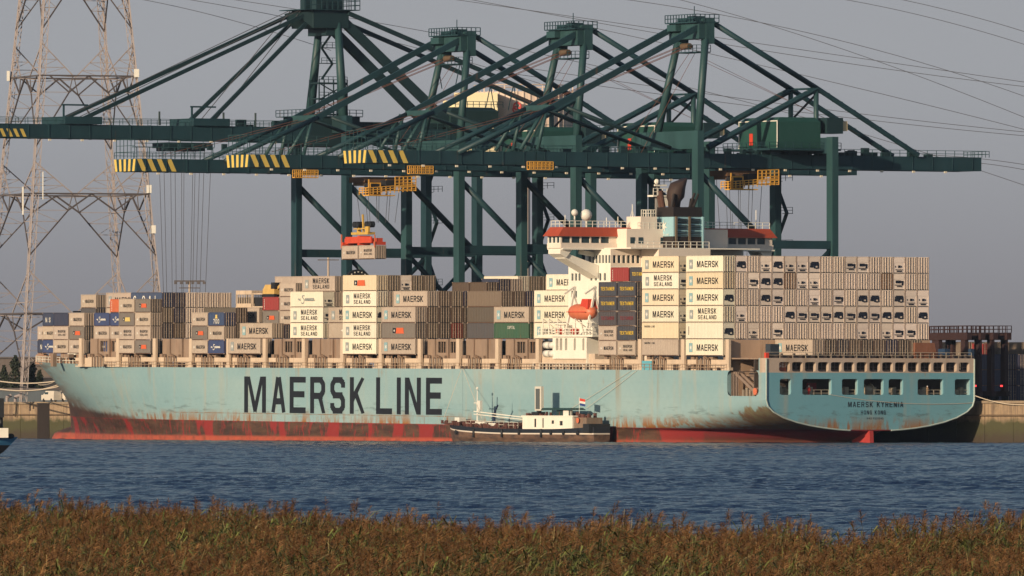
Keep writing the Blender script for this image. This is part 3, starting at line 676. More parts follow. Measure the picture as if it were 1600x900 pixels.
# funnel
def fr_(z):
    k = (z-34.1)/7; return 18.4+.12*k, 25.0-.55*k, 60.0+.3*k, 66.0-.2*k
def fband(za, zb_, mat):
    a, b, c, d_ = fr_(za); e_, f_, g_, h_ = fr_(zb_)
    part('funnel_band', MB().hexa([(a, c, za), (b, c, za), (b, d_, za), (a, d_, za), (e_, g_, zb_), (f_, g_, zb_), (f_, h_, zb_), (e_, h_, zb_)]), mat, ship)
fband(34.12, 36.2, SMOKE); fband(36.2, 39.65, TEAL); fband(39.65, 41.4, SMOKE)
for c0 in (19.15, 21.95):
    for zl in (34.5, 36.35, 37.45, 38.55):
        lv = MB()
        for k in range(3): lv.hexa([(c0, 59.98, zl+k*.3), (c0+2.1, 59.98, zl+k*.3), (c0+2.1, 60.3, zl+k*.3+.12), (c0, 60.3, zl+k*.3+.12), (c0, 59.86, zl+k*.3+.03), (c0+2.1, 59.86, zl+k*.3+.03), (c0+2.1, 60.3, zl+k*.3+.2), (c0, 60.3, zl+k*.3+.2)])
        part('louvre', lv, DARK, ship)
    part('funnel_rib', MB().box(c0-.45, c0-.1, 59.75, 60.1, 34.2, 39.7), paint('rib_brown', (.16, .12, .08), .6, .4, .2), ship)
part('funnel_rib', MB().box(24.3, 24.6, 59.75, 60.2, 34.2, 39.7), TEAL, ship)
sheet([star(0, 0, 1.25, .32)], [TWHITE], ship, 18.40, su(1036, 18.4), 38.0)
letter('MAERSK LINE', 3.4, .3, TWHITE, ship, 18.36, su(1030, 18.4)+.3, 36.35, M_PORT, 0)
ex = MB(); rg = []
for i, (cx_, cz, r) in enumerate(((20.6, 40.8, 1.0), (20.7, 42.4, 1.15), (20.9, 43.2, 1.6), (21.1, 44.6, 1.65), (21.6, 46.0, 1.55), (22.0, 46.2, 1.1))):
    rg.append([(cx_+r*math.cos(a), 63.5+r*math.sin(a), cz+(.5*math.cos(a) if i > 2 else 0)) for a in [k*math.pi/6 for k in range(12)]])
part('exhaust_stack', ex.loft(rg), paint('soot', (.050, .030, .024), .7, .6, .1), ship, 'big sooty exhaust stack leaning aft', smooth=True)
for v, u, dx, h, r in ((19.2, 62, .5, 2.5, .28), (22.9, 62, 1.1, 2.6, .24), (23.7, 62, 1.1, 2.5, .22), (19.0, 64.5, -.6, 3.0, .45), (18.9, 65.2, -.4, 2.2, .4), (24.2, 63.5, .3, 1.6, .5)):
    part('exhaust_pipe', MB().tube((v, u, 41.3), (v+dx, u, 41.3+h), r, n=8), SMOKE if dx > 0 else RUSTY, ship)
mt = MB().tube((20.6, 69.2, 37.7), (20.6, 69.2, 43.4), .42, n=8).tube((20.6, 69.2, 43.4), (20.6, 69.2, 46.4), .12, n=6)
part('radar_mast', mt, paint('mast_grey', (.2, .19, .18), .5, .4), ship)
pl = MB().box(19.2, 24.0, 68.2, 70.2, 43.3, 43.6).hexa([(22.5, 68.4, 41.7), (24, 68.4, 42.3), (24, 70, 42.3), (22.5, 70, 41.7), (20.6, 68.4, 43.3), (24.0, 68.4, 43.3), (24.0, 70, 43.3), (20.6, 70, 43.3)])
pl.rail([(19.2, 68.2, 43.6), (24, 68.2, 43.6)], 1.2, .8, .07).ball((20.4, 69, 46.0), .5, 8).box(20, 22.5, 69, 69.3, 45.2, 45.5)
part('mast_platform', pl, WHITE, ship)
# embarkation station under the lifeboat
ds = [(su(x, .5)-w_/2, su(x, .5)+w_/2, 15.9, 18.0) for x, w_ in ((870, .9), (876, .9), (884, .8), (897.5, .7), (911, .7))]
part('boat_deck_wall', plate(MB(), su(917, .5), su(863, .5), 14.4, 18.3, ds, .5, 1.0, 0, 'x', .2).box(.5, 7.5, su(917, .5), su(917, .5)+.2, 12.5, 18.3), WHITE, ship)
part('slot_shade_backing', MB().box(1.45, 1.6, su(917, .5)+.3, su(863, .5), 15.5, 18.2), DARK, ship)  # dark sheet added behind the slots to stand for their shade
part('boat_deck', MB().box(.1, 7.5, 57.6, 76.2, 18.3, 18.65), WHITE, ship)
part('boat_deck_base', MB().box(.9, 7.5, 58, 76, 12.5, 15.3), CREAM, ship)
part('railing', MB().rail([(.2, 57.6, 18.65), (.2, 76, 18.65)], 1.1, 1.1, .06).rail([(.2, 57.6, 12.5), (.2, 78, 12.5)], 1.1, 1.1, .06), WHITE, ship)
for i in range(2):
    for j in range(2):
        part('life_raft', MB().tube((.8, su(853+i*8, .5)-.75, 15.3+j*1.5), (.8, su(853+i*8, .5)+.75, 15.3+j*1.5), .62, n=12), TWHITE, ship, smooth=True)
dv = MB()
for u in (60.6, 67.6):
    dv.beam((.6, u, 18.65), (2.6, u, 27.2), .35).beam((2.6, u, 27.2), (.4, u-.0, 25.9), .3).beam((4.5, u, 18.65), (2.4, u, 26), .25)
for u in (59, 64, 70, 73, 75): dv.beam((.5, u, 18.65), (.8, u+.6, 21.5), .18).beam((.8, u+.6, 21.5), (3, u+.6, 20), .14)
dv.beam((.6, 58, 20.9), (.6, 75, 20.5), .12).box(1.5, 3.2, 69.5, 71.5, 18.65, 20.4).box(1.5, 3, 60, 62, 18.65, 20)
part('boat_davit', dv, WHITE, ship)
part('deck_winch', MB().tube((1.4, 70, 19.3), (1.4, 71.2, 19.3), .6, n=10).tube((1.4, 65, 19.3), (1.4, 66.2, 19.3), .6, n=10), RED, ship)
# foremast near the bow
fm = MB().tube((21.4, 281, 13), (21.4, 281, 24.4), .5, n=8).beam((18.5, 281, 23.1), (24.6, 281, 23.1), .3).box(20, 22.6, 280, 282, 22.0, 22.2).beam((20.3, 281, 24.2), (22.5, 281, 24.2), .25)
part('foremast', fm, DARK, ship)
part('mast_house', MB().box(19.5, 22.8, 281.8, 285, 13, 21.6).box(17.5, 22.8, 281.5, 285.5, 21.6, 21.9), WHITE, ship)
bw = MB().rail([pt('bow', t_, 12.5, 1) for t_ in TB if .46 < t_ < .99], 1.1, 1.8, .06)
part('bow_railing', bw, WHITE, ship)
fg = MB()
RR_ = random.Random(31)
for i in range(26):
    t_ = .47+i*.0205; p_ = pt('bow', t_, 12.5, 1); w_ = RR_.uniform(.5, 1.3); fg.box(p_[0]+.5, p_[0]+1.3, p_[1], p_[1]+w_, 12.9, 14.2+RR_.random()*.8)
part('bow_fittings', fg, paint('rust_pillar', (.36, .22, .15), .7, .5, .5), ship, kind='stuff')

# ---- lifeboat
lb = thing('lifeboat', 'enclosed orange lifeboat hanging from white davits beside the crew tower', 'lifeboat', M_SHIP)
rg = []
for i in range(11):
    t_ = i/10; u = 59.9+t_*8.1; k = max(.05, 1-(2*t_-1)**4)**.5; r = 1.45*k
    rg.append([(2.0+r*math.cos(a), u, 22.7+(1.45*math.sin(a) if math.sin(a) < 0 else 1.45*math.sin(a))*k) for a in [j*math.pi/7 for j in range(14)]])
part('boat_hull', MB().loft(rg), LIFE, lb, smooth=True)
part('boat_cabin', MB().hexa([(.9, 60.6, 23.2), (3.1, 60.6, 23.2), (3.1, 63.4, 23.2), (.9, 63.4, 23.2), (1.2, 60.9, 25.0), (2.8, 60.9, 25.0), (2.8, 63.0, 25.0), (1.2, 63.0, 25.0)]), RED, lb)
part('grab_line', MB().beam((.52, 60.8, 22.7), (.52, 67.2, 22.7), .12), RED, lb)

# ============================================================ CONTAINERS
S20, S40, HS, HH = 6.06, 12.19, 2.59, 2.90
BODY = {}
def body_mesh(Ln, H, reef):
    key = (Ln, H, reef)
    if key in BODY: return BODY[key]
    W = 2.44; m = MB(); y0, y1 = .14, Ln-.14; z0, z1 = .16, H-.12
    dep = .022 if reef else .045; n = int((y1-y0)/(1.0 if reef else .56)); st = (y1-y0)/n; yy = y0
    prof = []
    for i in range(n):
        prof += [(yy, .035), (yy+st*.5, .035), (yy+st*.64, .035+dep), (yy+st*.88, .035+dep)]; yy += st
    prof.append((y1, .035))
    for X, s in ((0, 1), (W, -1)):
        for (a, da), (b, db) in zip(prof, prof[1:]):
            q = [(X+s*da, a, z0), (X+s*db, b, z0), (X+s*db, b, z1), (X+s*da, a, z1)]; m.poly(q if s > 0 else q[::-1])
    m.poly([(0.04, 0, H-.02), (W-.04, 0, H-.02), (W-.04, Ln, H-.02), (0.04, Ln, H-.02)]); m.poly([(.04, 0, .05), (.04, Ln, .05), (W-.04, Ln, .05), (W-.04, 0, .05)])
    m.poly([(0, Ln-.05, 0), (W, Ln-.05, 0), (W, Ln-.05, H), (0, Ln-.05, H)][::-1], 1); m.poly([(.1, .16, .1), (W-.1, .16, .1), (W-.1, .16, H-.1), (.1, .16, H-.1)], 1)  # forward end coloured dark so the gaps between boxes look shaded
    for X in (0, W-.14):
        for Y in (0, Ln-.16): m.box(X, X+.14, Y, Y+.16, .12, H-.12)
        m.box(X, X+.1, .16, Ln-.16, 0.02, .11, 3); m.box(X, X+.1, .16, Ln-.16, H-.11, H)
        for Y in (-.01, Ln-.17):
            for Z0 in (0, H-.12): m.box(X-.01, X+.16, Y, Y+.18, Z0, Z0+.12, 2)
    m.box(.14, W-.14, 0, .1, .02, .14, 1); m.box(.14, W-.14, 0, .1, H-.12, H-.01)
    m.box(W-.001, W+.05, .1, .12, .1, H-.1, 3); m.box(-.003, .05, -.006, 0, .14, H-.13, 3); m.box(W-.06, W+.003, -.006, 0, .14, H-.13, 3)  # end strips painted dark for the shade in gaps between columns
    BODY[key] = m.mesh('container_body', [P_REEF if reef else P_CONT, DARK, GALV, EDGE]); return BODY[key]
def door_mesh(H, rf=False):
    key = ('door', H, rf)
    if key in BODY: return BODY[key]
    m = MB(); w = 1.06; z0, z1 = .16, H-.14
    m.box(0, w, .03, .10, z0, z1)
    for k in range(3): m.box(.07+k*.33, .07+k*.33+.15, -.0, .03, z0+.06, z1-.06)
    for k in range(3): m.box(.235+k*.33, .285+k*.33, .024, .03, z0+.05, z1-.05, 2)  # dark strips put the shade of the recesses between ribs into colour
    m.box(-.03, .02, .024, .035, z0, z1, 2)
    for x in (.28, .78):
        m.box(x-.035, x+.035, -.06, -.0, z0-.08, z1+.06, 1)
        for zz in (.3, .62): m.box(x-.07, x+.07, -.07, -.0, z0+(z1-z0)*zz, z0+(z1-z0)*zz+.12, 1)
    m.box(.3, .75, -.05, -.02, z0+(z1-z0)*.42, z0+(z1-z0)*.42+.05, 1)
    BODY[key] = m.mesh('door', [P_REEF if rf else P_CONT, GALV if not rf else BARW, GROOVE]); return BODY[key]
def unit_mesh(kind, H):
    key = ('unit', kind, H)
    if key in BODY: return BODY[key]
    m = MB(); W = 2.44; m.box(.12, W-.12, .04, .12, .16, H-.12)
    m.box(.2, W-.2, .0, .04, H-1.0, H-.25)
    if kind == 'fan':
        m.box(.35, 2.1, -.03, .03, 1.25, 1.75, 1); m.box(.55, 1.95, -.03, .03, 1.75, 1.95, 1); m.box(.28, .95, -.03, .03, .95, 1.25, 1)
        m.box(1.05, 1.35, -.03, .03, .80, 1.25, 1); m.box(1.85, 2.12, -.03, .03, .78, 1.25, 1); m.box(1.4, 1.8, -.03, .03, .72, .95, 1)
    elif kind == 'box':
        m.box(1.0, 1.45, -.03, .03, 1.0, 1.42, 1); m.box(1.62, 1.72, -.03, .03, 1.05, 1.35, 1); m.box(.4, 2.0, -.03, .03, .62, .72, 1); m.box(.7, 1.75, -.03, .03, .3, .52, 1); m.box(.35, .45, -.03, .03, 1.05, 1.35, 1)
    else:
        m.box(.5, 1.5, -.03, .03, 1.2, 1.7, 1); m.box(1.55, 2.1, -.03, .03, 1.3, 1.62, 1); m.box(1.75, 2.1, -.03, .03, .95, 1.3, 1); m.box(.3, 2.0, -.03, .03, .82, .95, 1); m.box(.75, 1.8, -.03, .03, .55, .72, 1)
    BODY[key] = m.mesh('refrigeration_unit', [P_REEF, GRILLE]); return BODY[key]
# kind: colour, reefer, high, print, look
CREAMC, CRM2, GREYC, GRD = (.76, .70, .57, 1), (.70, .59, .43, 1), (.43, .355, .295, 1), (.17, .15, .135, 1)
K = {
 'W':  (CREAMC, 1, 1, 'M', 'white long container, bold lettering'),
 'W2': (CRM2, 1, 1, 'M', 'yellowish long container, bold lettering'),
 'WS': (CREAMC, 1, 1, 'MS', 'white long container, two lettering lines'),
 'WB': (CREAMC, 1, 1, 'tick', 'blank white long container'),
 'WL': (CRM2, 1, 1, 'ml', 'cream long container, tiny print'),
 'WR': (CRM2, 1, 1, 'logo', 'cream long container, small orange logo'),
 'WX': (CREAMC, 1, 1, 'scriptg', 'white long container, grey script'),
 'G':  (GREYC, 0, 0, 'M', 'beige container, dark lettering'),
 'GH': (GREYC, 0, 1, 'M', 'beige long container, bold lettering'),
 'GHS': (GREYC, 0, 1, 'MS', 'beige long container, two lettering lines'),
 'GS': (GREYC, 0, 0, 'MS', 'beige container, two lettering lines'),
 'GL': (GREYC, 0, 1, 'ml', 'grey long container, tiny print'),
 'GR': (GRD, 0, 0, 'logob', 'dark grey container, orange logo'),
 'GRH': (GRD, 0, 1, 'logob', 'dark grey long container, orange logo'),
 'GY': (GRD, 0, 0, 'logoy', 'dark grey container, yellow logo'),
 'GP': (GREYC, 0, 0, '', 'plain beige container'),
 'GPH': (GREYC, 0, 1, '', 'plain beige long container'),
 'GW': (GREYC, 0, 1, 'bird', 'beige long container, white patch'),
 'B':  ((.035, .06, .16, 1), 0, 0, 'script', 'navy container, white script'),
 'B7': ((.035, .065, .15, 1), 0, 0, 'n700', 'navy container, big white numerals'),
 'BP': ((.03, .04, .08, 1), 0, 0, '', 'plain dark blue container'),
 'BS': ((.03, .045, .09, 1), 0, 0, 'S', 'faded blue container, white lettering'),
 'BC': ((.04, .065, .13, 1), 0, 1, 'CL', 'blue long container, big pale letters'),
 'T':  ((.045, .05, .065, 1), 0, 0, 'T', 'slate container, yellow lettering'),
 'TB': ((.085, .06, .045, 1), 0, 0, 'Tt', 'dark brown container, yellow lettering'),
 'TD': ((.06, .055, .065, 1), 0, 0, 'Td', 'slate container, faded red lettering'),
 'R':  ((.28, .035, .035, 1), 0, 0, 'code', 'dark red container'),
 'O':  ((.50, .12, .05, 1), 0, 0, 'code', 'orange red container'),
 'GN': ((.035, .10, .06, 1), 0, 1, 'cap', 'dark green long container, white lettering'),
 'D1': ((.10, .085, .07, 1), 0, 1, '', 'dusty dark grey container'),
 'D2': ((.17, .13, .10, 1), 0, 1, '', 'brown grey container'),
 'D3': ((.075, .075, .085, 1), 0, 1, '', 'dark slate container'),
 'D4': ((.22, .18, .135, 1), 0, 1, '', 'dull beige container'),
 'DR': ((.25, .045, .035, 1), 0, 1, '', 'dull red container'),
 'DB': ((.04, .05, .10, 1), 0, 1, '', 'dull navy container'),
 'RF': ((.88, .74, .64, 1), 1, 1, '', 'beige refrigerated container'),
}
USED = set(); NCON = [0]
def container(kind, u, v, z, Ln, place, end='door', mw=M_SHIP, look=None, force_h=None):
    col, reef, high, pr, lk = K[kind]; H = force_h or (HH if high else HS)
    if Ln < 7: lk = lk.replace('long ', 'short ')
    o = link(bpy.data.objects.new('shipping_container', body_mesh(Ln, H, reef)))
    o.matrix_world = mw @ Matrix.Translation((v, u, z)); j = rnd.uniform(.93, 1.05) if kind != 'RF' else rnd.uniform(.78, 1.08)
    o.color = (col[0]*j, col[1]*j, col[2]*j*rnd.uniform(.96, 1.02), 1)
    lab = (look or lk)+', '*(not look)+' '*(bool(look))+place
    if len(lab.split()) > 16: print('LONG', lab)
    if lab in USED: print('DUP', lab)
    USED.add(lab); tag(o, lab, 'shipping container', 'containers stacked on the ship'); NCON[0] += 1
    if end == 'door':
        for k, sx in ((0, 0), (1, 1)):
            d_ = link(bpy.data.objects.new('door', door_mesh(H, kind == 'RF'))); d_.parent = o; q_ = .88 if kind == 'RF' else .95; d_.color = tuple(c*q_ for c in o.color); d_.location = (.15+k*1.08, 0, 0)
    elif end in ('fan', 'box', 'wide'):
        d_ = link(bpy.data.objects.new('refrigeration_unit', unit_mesh(end, H))); d_.parent = o; d_.color = o.color
    X = -.015; c = H/2
    big = Ln > 7
    if pr == 'M':
        if big:
            letter('MAERSK', 7.0, 1.12, BLACKP, o, X, 8.6, c-.56, bold=.008); emb(o, X, Ln-1.05, c-.8, 1.15, 1.6, 'g' if rnd.random() < .35 else 'b')
        else:
            letter('MAERSK', 3.3, .62, BLACKP, o, X, 4.25, c-.3, bold=0); emb(o, X, Ln-.6, c-.42, .75, .84, 'w')
    elif pr == 'MS':
        if big:
            letter('MAERSK', 6.0, .95, BLACKP, o, X, 8.2, c+.08, bold=.005); letter('SEALAND', 6.0, .72, BLACKP, o, X, 8.2, c-.88, bold=0); emb(o, X, Ln-1.2, c-.8, 1.15, 1.55, 'g')
        else:
            letter('MAERSK', 3.0, .5, BLACKP, o, X, 4.1, c+.1, bold=0); letter('SEALAND', 3.0, .38, BLACKP, o, X, 4.1, c-.5, bold=0); emb(o, X, Ln-.6, c-.42, .7, .8, 'w')
    elif pr == 'ml': letter('MAERSK LINE', 3.4, .34, BLACKP, o, X, Ln-.9, H-.85, bold=0)
    elif pr == 'tick': sheet([([(0, 0), (.14, 0), (.14, 1.5), (0, 1.5)], 0)], [BLACKP], o, X, Ln-.9, c-.7)
    elif pr in ('logo', 'logob', 'logoy'):
        s = 1 if big else .72; m2 = LOGO_Y if pr == 'logoy' else LOGO_O
        sheet([([(0, .1), (1.1*s, .1), (1.1*s, 1.0*s), (0, 1.0*s)], 0), ([(1.1*s, 0), (4*s, 0), (3.8*s, 1.05*s), (1.3*s, 1.05*s)], 1), star(.55*s, .52*s, .34*s, m=2)], [BLACKP, m2, TWHITE], o, X, Ln/2+2*s, c-.5*s)
    elif pr in ('script', 'scriptg'):
        s = (6.4 if big else 3.9); h = 1.5 if big else 1.0; ln = []
        ln.append([(0, .45), (.03, .6), (.07, .5), (.07, .4)]); ln.append([(.12, .62), (.10, .4), (.15, .38)])
        ln.append([(.38, .95), (.28, 1), (.24, .8), (.36, .5), (.34, .1), (.24, 0), (.20, .12)])
        x = .42
        for k in range(6): ln.append([(x, .35), (x+.02, .65), (x+.05, .6), (x+.06, .35), (x+.09, .45)]); x += .09
        m_ = TWHITE if pr == 'script' else LOGO_G
        pts = [[(a*s, b*h) for a, b in q] for q in ln]
        sheet(strokes(pts, .13 if not big else .17), [m_], o, X, Ln/2+s/2, c-h*.5)
    elif pr == 'n700':
        letter('700', 2.3, .85, TWHITE, o, X, Ln/2+1.15, .5, bold=.05); sheet([([(0, 0), (1.1, 0), (.9, .35), (.95, .7), (.2, .7), (.25, .3)], 0)], [LOGO_Y], o, X, Ln/2+.55, 1.45)
    elif pr == 'S': letter('N S', 2.0, .9, TWHITE, o, X, Ln-1.2, c-.5, bold=.04)
    elif pr == 'CL': letter('C  O & L', 9.5, 1.5, TWHITE, o, X, Ln-1.0, c-.7, bold=.0)
    elif pr == 'T': letter('TEXTAINER', 4.6, .62, TYEL, o, X, 5.3, c-.2, bold=.05)
    elif pr == 'Tt': letter('TEXTAINER', 4.8, .5, TYEL, o, X, 5.4, .25, bold=.06)
    elif pr == 'Td': letter('TEXTAINER', 4.4, .6, TRED, o, X, 5.2, c-.2, bold=.05)
    elif pr == 'cap': letter('CAPITAL', 2.6, .55, TWHITE, o, X, 7.4, H-1.1, bold=.03)
    elif pr == 'code': sheet([([(0, i*.32), (.16, i*.32), (.16, i*.32+.2), (0, i*.32+.2)], 0) for i in range(6)], [TWHITE], o, X, Ln-.6, .35)
    elif pr == 'bird': sheet([([(0, .5), (1.0, .15), (3.2, .05), (3.4, .55), (2.6, .62), (2.4, .9), (1.2, .85)], 0)], [TWHITE], o, X, Ln-4.6, c-.4)
    return o
def emb(o, x, y, z, w, h, kind):
    if kind == 'w': sheet([star(w/2, h/2, min(w, h)*.5)], [TWHITE], o, x, y, z)
    else: sheet([([(0, 0), (w, 0), (w, h), (0, h)], 0), star(w/2, h/2, min(w, h)*.46, m=1)], [LOGO if kind == 'b' else LOGO_G, TWHITE], o, x, y, z)
ZB = 15.0
ORD = ['bottom', 'second', 'third', 'fourth', 'fifth', 'top']
def rowv(r): return .05+(r-1)*2.505
TIER = ['bottom', 'second up', 'third up', 'fourth up', 'fifth up', 'sixth up']
def stack(codes, u, r, Ln, where, end='door', start=0, v0=0):
    z = ZB
    for i, kd in enumerate(codes):
        if kd is None: z += HH; continue
        if isinstance(kd, float): z += kd; continue
        e_ = end if isinstance(end, str) else end[i]
        container(kd, u, rowv(r)+v0, z, Ln, TIER[i]+' in '+where, e_)
        z += HH if K[kd][2] else HS
# B1: aftmost bay, seventeen across, refrigerated
stack(['W', 'WB', 'WS', 'W', 'W2', 'W'], bays[0], 1, S40, 'the aftmost port side stack', ['door', 'fan', 'door', 'fan', 'door', 'door'])
grid = ['DFDBFBxFDDWWDDBDD', 'DDWFFdBBDDDDDdWDD', 'FDDFWDDBDWDFFDFBB', 'DBDDDFWWWFWFWFFDF', 'FDBDWDDDDDDBDBWWD']
OW = 'first second third fourth fifth sixth seventh eighth ninth tenth eleventh twelfth thirteenth fourteenth fifteenth sixteenth seventeenth'.split()
NM = {'D': ('door', 'doors'), 'd': ('door', 'darker doors'), 'F': ('fan', 'dark fan grille'), 'B': ('box', 'small square vent'), 'x': ('box', 'dirty small vent'), 'W': ('wide', 'wide dark grille')}
RORD = ['top', 'second', 'third', 'fourth', 'fifth']
for ri, row in enumerate(grid):
    for ci, ch in enumerate(row):
        if ci == 0: continue
        e_, wd = NM[ch]; cw = OW[ci]+' column'
        o = container('RF', bays[0], rowv(ci+1), ZB+HH*(5-ri), S40, 'with %s, %s row, %s of the stern wall' % (wd, RORD[ri], cw), e_, look='beige reefer')
        if ch == 'd':
            o.color = (.30, .20, .14, 1)
            for c_ in o.children: c_.color = o.color
# first column's ends on B1 port stack follow the grid above
stack(['GL', 'WL', 'W', 'W2', 'WS', 'W2'], bays[1], 1, S40, 'the second outer stack from stern', ['door', 'box', 'box', 'box', 'wide', 'box'])
for r, cc in ((2, ['RF']*6), (3, ['RF']*6)):
    container('RF', bays[1], rowv(r), ZB+HH*5, S40, 'high in the %s row forward of the stern wall' % OW[r-1], 'door', look='beige reefer')
stack(['G', 'GS', 'TD', 'T', 'T'], bays[2]+6.4, 1, S20, 'the left slate column by the tower', 'door')
stack(['GS', 'T', 'TD', 'T', 'T'], bays[2], 1, S20, 'the right slate column by the tower', 'door')
container('R', bays[2]+6.4, rowv(2), ZB+HS*5, S20, 'topmost beside the crew tower windows')
container('T', bays[2], rowv(2), ZB+HS*5, S20, 'topmost, right of the red tower box')
container('BP', bays[2], rowv(2), ZB+HS*4, S20, 'under the topmost slate one by the crew tower')
container('BP', bays[2]+6.4, rowv(2), ZB+HS*4, S20, 'under the red one by the crew tower')
# forward of the tower
stack([None, 'W', 'W', 'W'], bays[4], 4, S40, 'the white stack by the lifeboat', 'door')
container('W', bays[4], rowv(5), ZB+HH*4, S40, 'topmost, cut off by the crew tower')
stack([None, 'GN', 'GH'], bays[5], 4, S40, 'the low stack of two colours', 'door')
for r in (5, 6): stack([None, 'D3', 'D1', 'D2'], bays[6], r, S40, 'the %s row behind the green container' % OW[r-1], 'door')
stack([None, 'DB', 'D1', 'DB'], bays[6], 7, S40, 'the seventh row behind the green container', 'door')
mixk = [['D3', 'D1', 'D2'], ['D4', 'D2', 'D1'], ['D1', 'D1', 'D2'], ['DR', 'D2', 'D4'], ['D2', 'D1', 'DB'], ['D1', 'D3', 'D2']]
stack(['GH', 'GRH', 'GH'], bays[7], 1, S40, 'the outer stack right of midships', 'door')
for k in range(1, 6):
    a = mixk[k]; stack([None, a[0], a[1]]+(['GH'] if k == 1 else [a[2]]), bays[7], k+1, S40, 'the %s row right of the midships stack' % OW[k], 'door')
stack([None, 'G', 'GP', 'GP', 'TB'], bays[7]+6.3, 7, S20, 'the yellow lettered pile, left half', 'door')
stack([None, 'G', 'GP', 'GP', 'TB'], bays[7], 7, S20, 'the yellow lettered pile, right half', 'door')
stack([None, 'G', 'D2', 'D2', 'BP'], bays[7], 8, S20, 'the eighth row before the crane', 'door')
stack([None, 'G', 'D2', 'D1', 'GP'], bays[7], 9, S20, 'the ninth row before the crane', 'door')
stack(['W', 'WS', 'W', 'WS', 'WR'], bays[8], 1, S40, 'the five high white stack amidships', ['door', 'door', 'fan', 'door', 'door'])
for r in range(2, 6):
    container('GPH', bays[8], rowv(r), ZB+HH*3, S40, 'fourth up, %s row behind the orange logo box' % OW[r-1], 'door')
    container('D4' if r != 3 else 'RF', bays[8], rowv(r), ZB+HH*4, S40, 'fifth up, %s row behind the orange logo box' % OW[r-1], 'box' if r == 3 else 'door')
for r in (13, 14, 15):
    container('W' if r == 13 else 'D4', bays[8], rowv(r), ZB+HH*4, S40, 'topmost, %s row seen between the crane legs' % OW[r-1])
# bay 9, 10
stack([None, 'GW', 'GHS'], bays[9], 3, S40, 'the half hidden stack amidships', 'door')
for r, cc in ((4, ['D1', 'D2', 'D2', 'D1']), (5, ['D1', 'D2', 'D1', 'D2'])): stack([None]+cc, bays[9], r, S40, 'the %s row left of the midships stack' % OW[r-1], 'door')
stack([None, 'WS', 'WS', 'WX'], bays[10], 3, S40, 'the white script topped stack', ['door', 'door', 'wide', 'box'])
stack([None, None, None, 'GPH', 'GHS'], bays[10], 4, S40, 'the row behind the white script', 'door')
container('D1', bays[10], rowv(5), ZB+HH*4, S40, 'topmost behind the white script container')
# bay 11
stack(['GH'], bays[11], 1, S40, 'the low outer stack')
stack([None, 'GH'], bays[11], 2, S40, 'the row above the low outer stack')
stack([None, 'BP'], bays[11], 3, S40, 'the third row behind the low outer stack')
stack([None, 'GP', 'GR', 'R'], bays[11]+6.3, 4, S20, 'the fourth row under the yellow excavator', 'door')
stack([None, 'G', 'G', 'G', 'G'], bays[11], 4, S20, 'the narrow stack right of red', 'door')
container('GPH', bays[11], rowv(5), ZB+HH*4, S40, 'topmost left of the two line lettering, behind the excavator')
# bay 12
stack(['G', 'GR', 'G'], bays[12]+6.3, 1, S20, 'the column left of the 700 box')
stack(['B', 'G', 'B7'], bays[12], 1, S20, 'the column of the 700 box')
stack([None, 'D1', 'D1'], bays[12], 2, S40, 'the second row right of the 700 box')
stack([None, None, 'GH'], bays[12], 4, S40, 'the row behind the 700 box')
stack([None, 'D2'], bays[12], 3, S40, 'the third row right of the 700 box')
# bay 14
stack(['G', 'GS', 'GY', 'G'], bays[14]+6.3, 1, S20, 'the left column below blue letters')
stack(['GR', 'GS', 'G', 'GR'], bays[14], 1, S20, 'the right column below blue letters')
stack([None, 'D3', 'D4', 'BC'], bays[14], 2, S40, 'the second row towards the bow', 'door')
stack([None, 'D2', 'DB', 'DB'], bays[14], 3, S40, 'the third row towards the bow', 'door')
for r in (4, 5, 6, 7): stack([None, 'RF', 'RF', 'RF'], bays[14], r, S40, 'the %s row of the beige bow group' % OW[r-1], 'door')
# flat racks beyond
for k, (u_, nm) in enumerate(((bays[13]+6.3, 'empty open frame rack with dark bars right of the beige group'), (bays[13], 'open frame rack with a pale rim left of the yellow excavator'))):
    m = MB()
    for zz in (0, 2.45): m.box(0, 2.44, 0, 6.0, zz, zz+(.22 if k else .75))
    for x in (0, 2.24):
        for y in (0, 5.8): m.box(x, x+.2, y, y+.2, .2, 2.5)
        if not k:
            for q in range(1, 9): m.box(x+.05, x+.12, q*.66, q*.66+.16, .2, 2.5)
    m.box(.3, 2.2, .3, 5.7, .22, 1.9, 1)
    solo('frame_rack', m, [CREAM, DARK], nm, 'flat rack', M_SHIP @ Matrix.Translation((rowv(8), u_, ZB+HH*3+.1)))
for q in range(3): stack([None, 'D3', 'D1'], bays[13]+(6.3 if q == 0 else 0), 8+(q == 2), S20, 'the stack under the frame racks, '+('left', 'right', 'rear')[q], 'door')
# bay 15, 16, 17 towards the bow
V15 = 0
stack(['B', 'G', 'B'], bays[15]+6.3, 2, S20, 'the left column near the bow')
stack(['GP', 'G', 'B', 'O'], bays[15], 2, S20, 'the right column near the bow')
stack([None, 'GH', 'GPH', 'GH'], bays[15], 3, S40, 'the third row near the bow')
stack(['G', 'GS', 'BP'], 252.6, 1, S20, 'the left foremost outer column', 'door', v0=1.8)
stack(['G', 'GR', 'G'], 246.3, 1, S20, 'the right foremost outer column', 'door', v0=1.8)
stack([None, 'D1', 'D3', 'G'], 252.0, 4, S20, 'the fourth row behind the outermost bow pair')
stack(['B', 'G', 'BS'], 260.3, 2, S20, 'the last but one bow stack', v0=1.2)
stack(['BS', 'G'], 266.9, 3, S20, 'the foremost stack at the bow', v0=1.2)
# stern bay on the poop
uB0 = .9
container('GH', uB0, rowv(5), ZB, S40, 'standing alone on the poop above the transom windows', 'door')
for r, kd in zip(range(6, 14), ['D1', 'D3', 'D2', 'D1', 'D2', 'DB', 'D1', 'D4']):
    container(kd, uB0, rowv(r), ZB, S40, 'in the %s row on the poop' % OW[r-1], 'door')
print('containers', NCON[0])
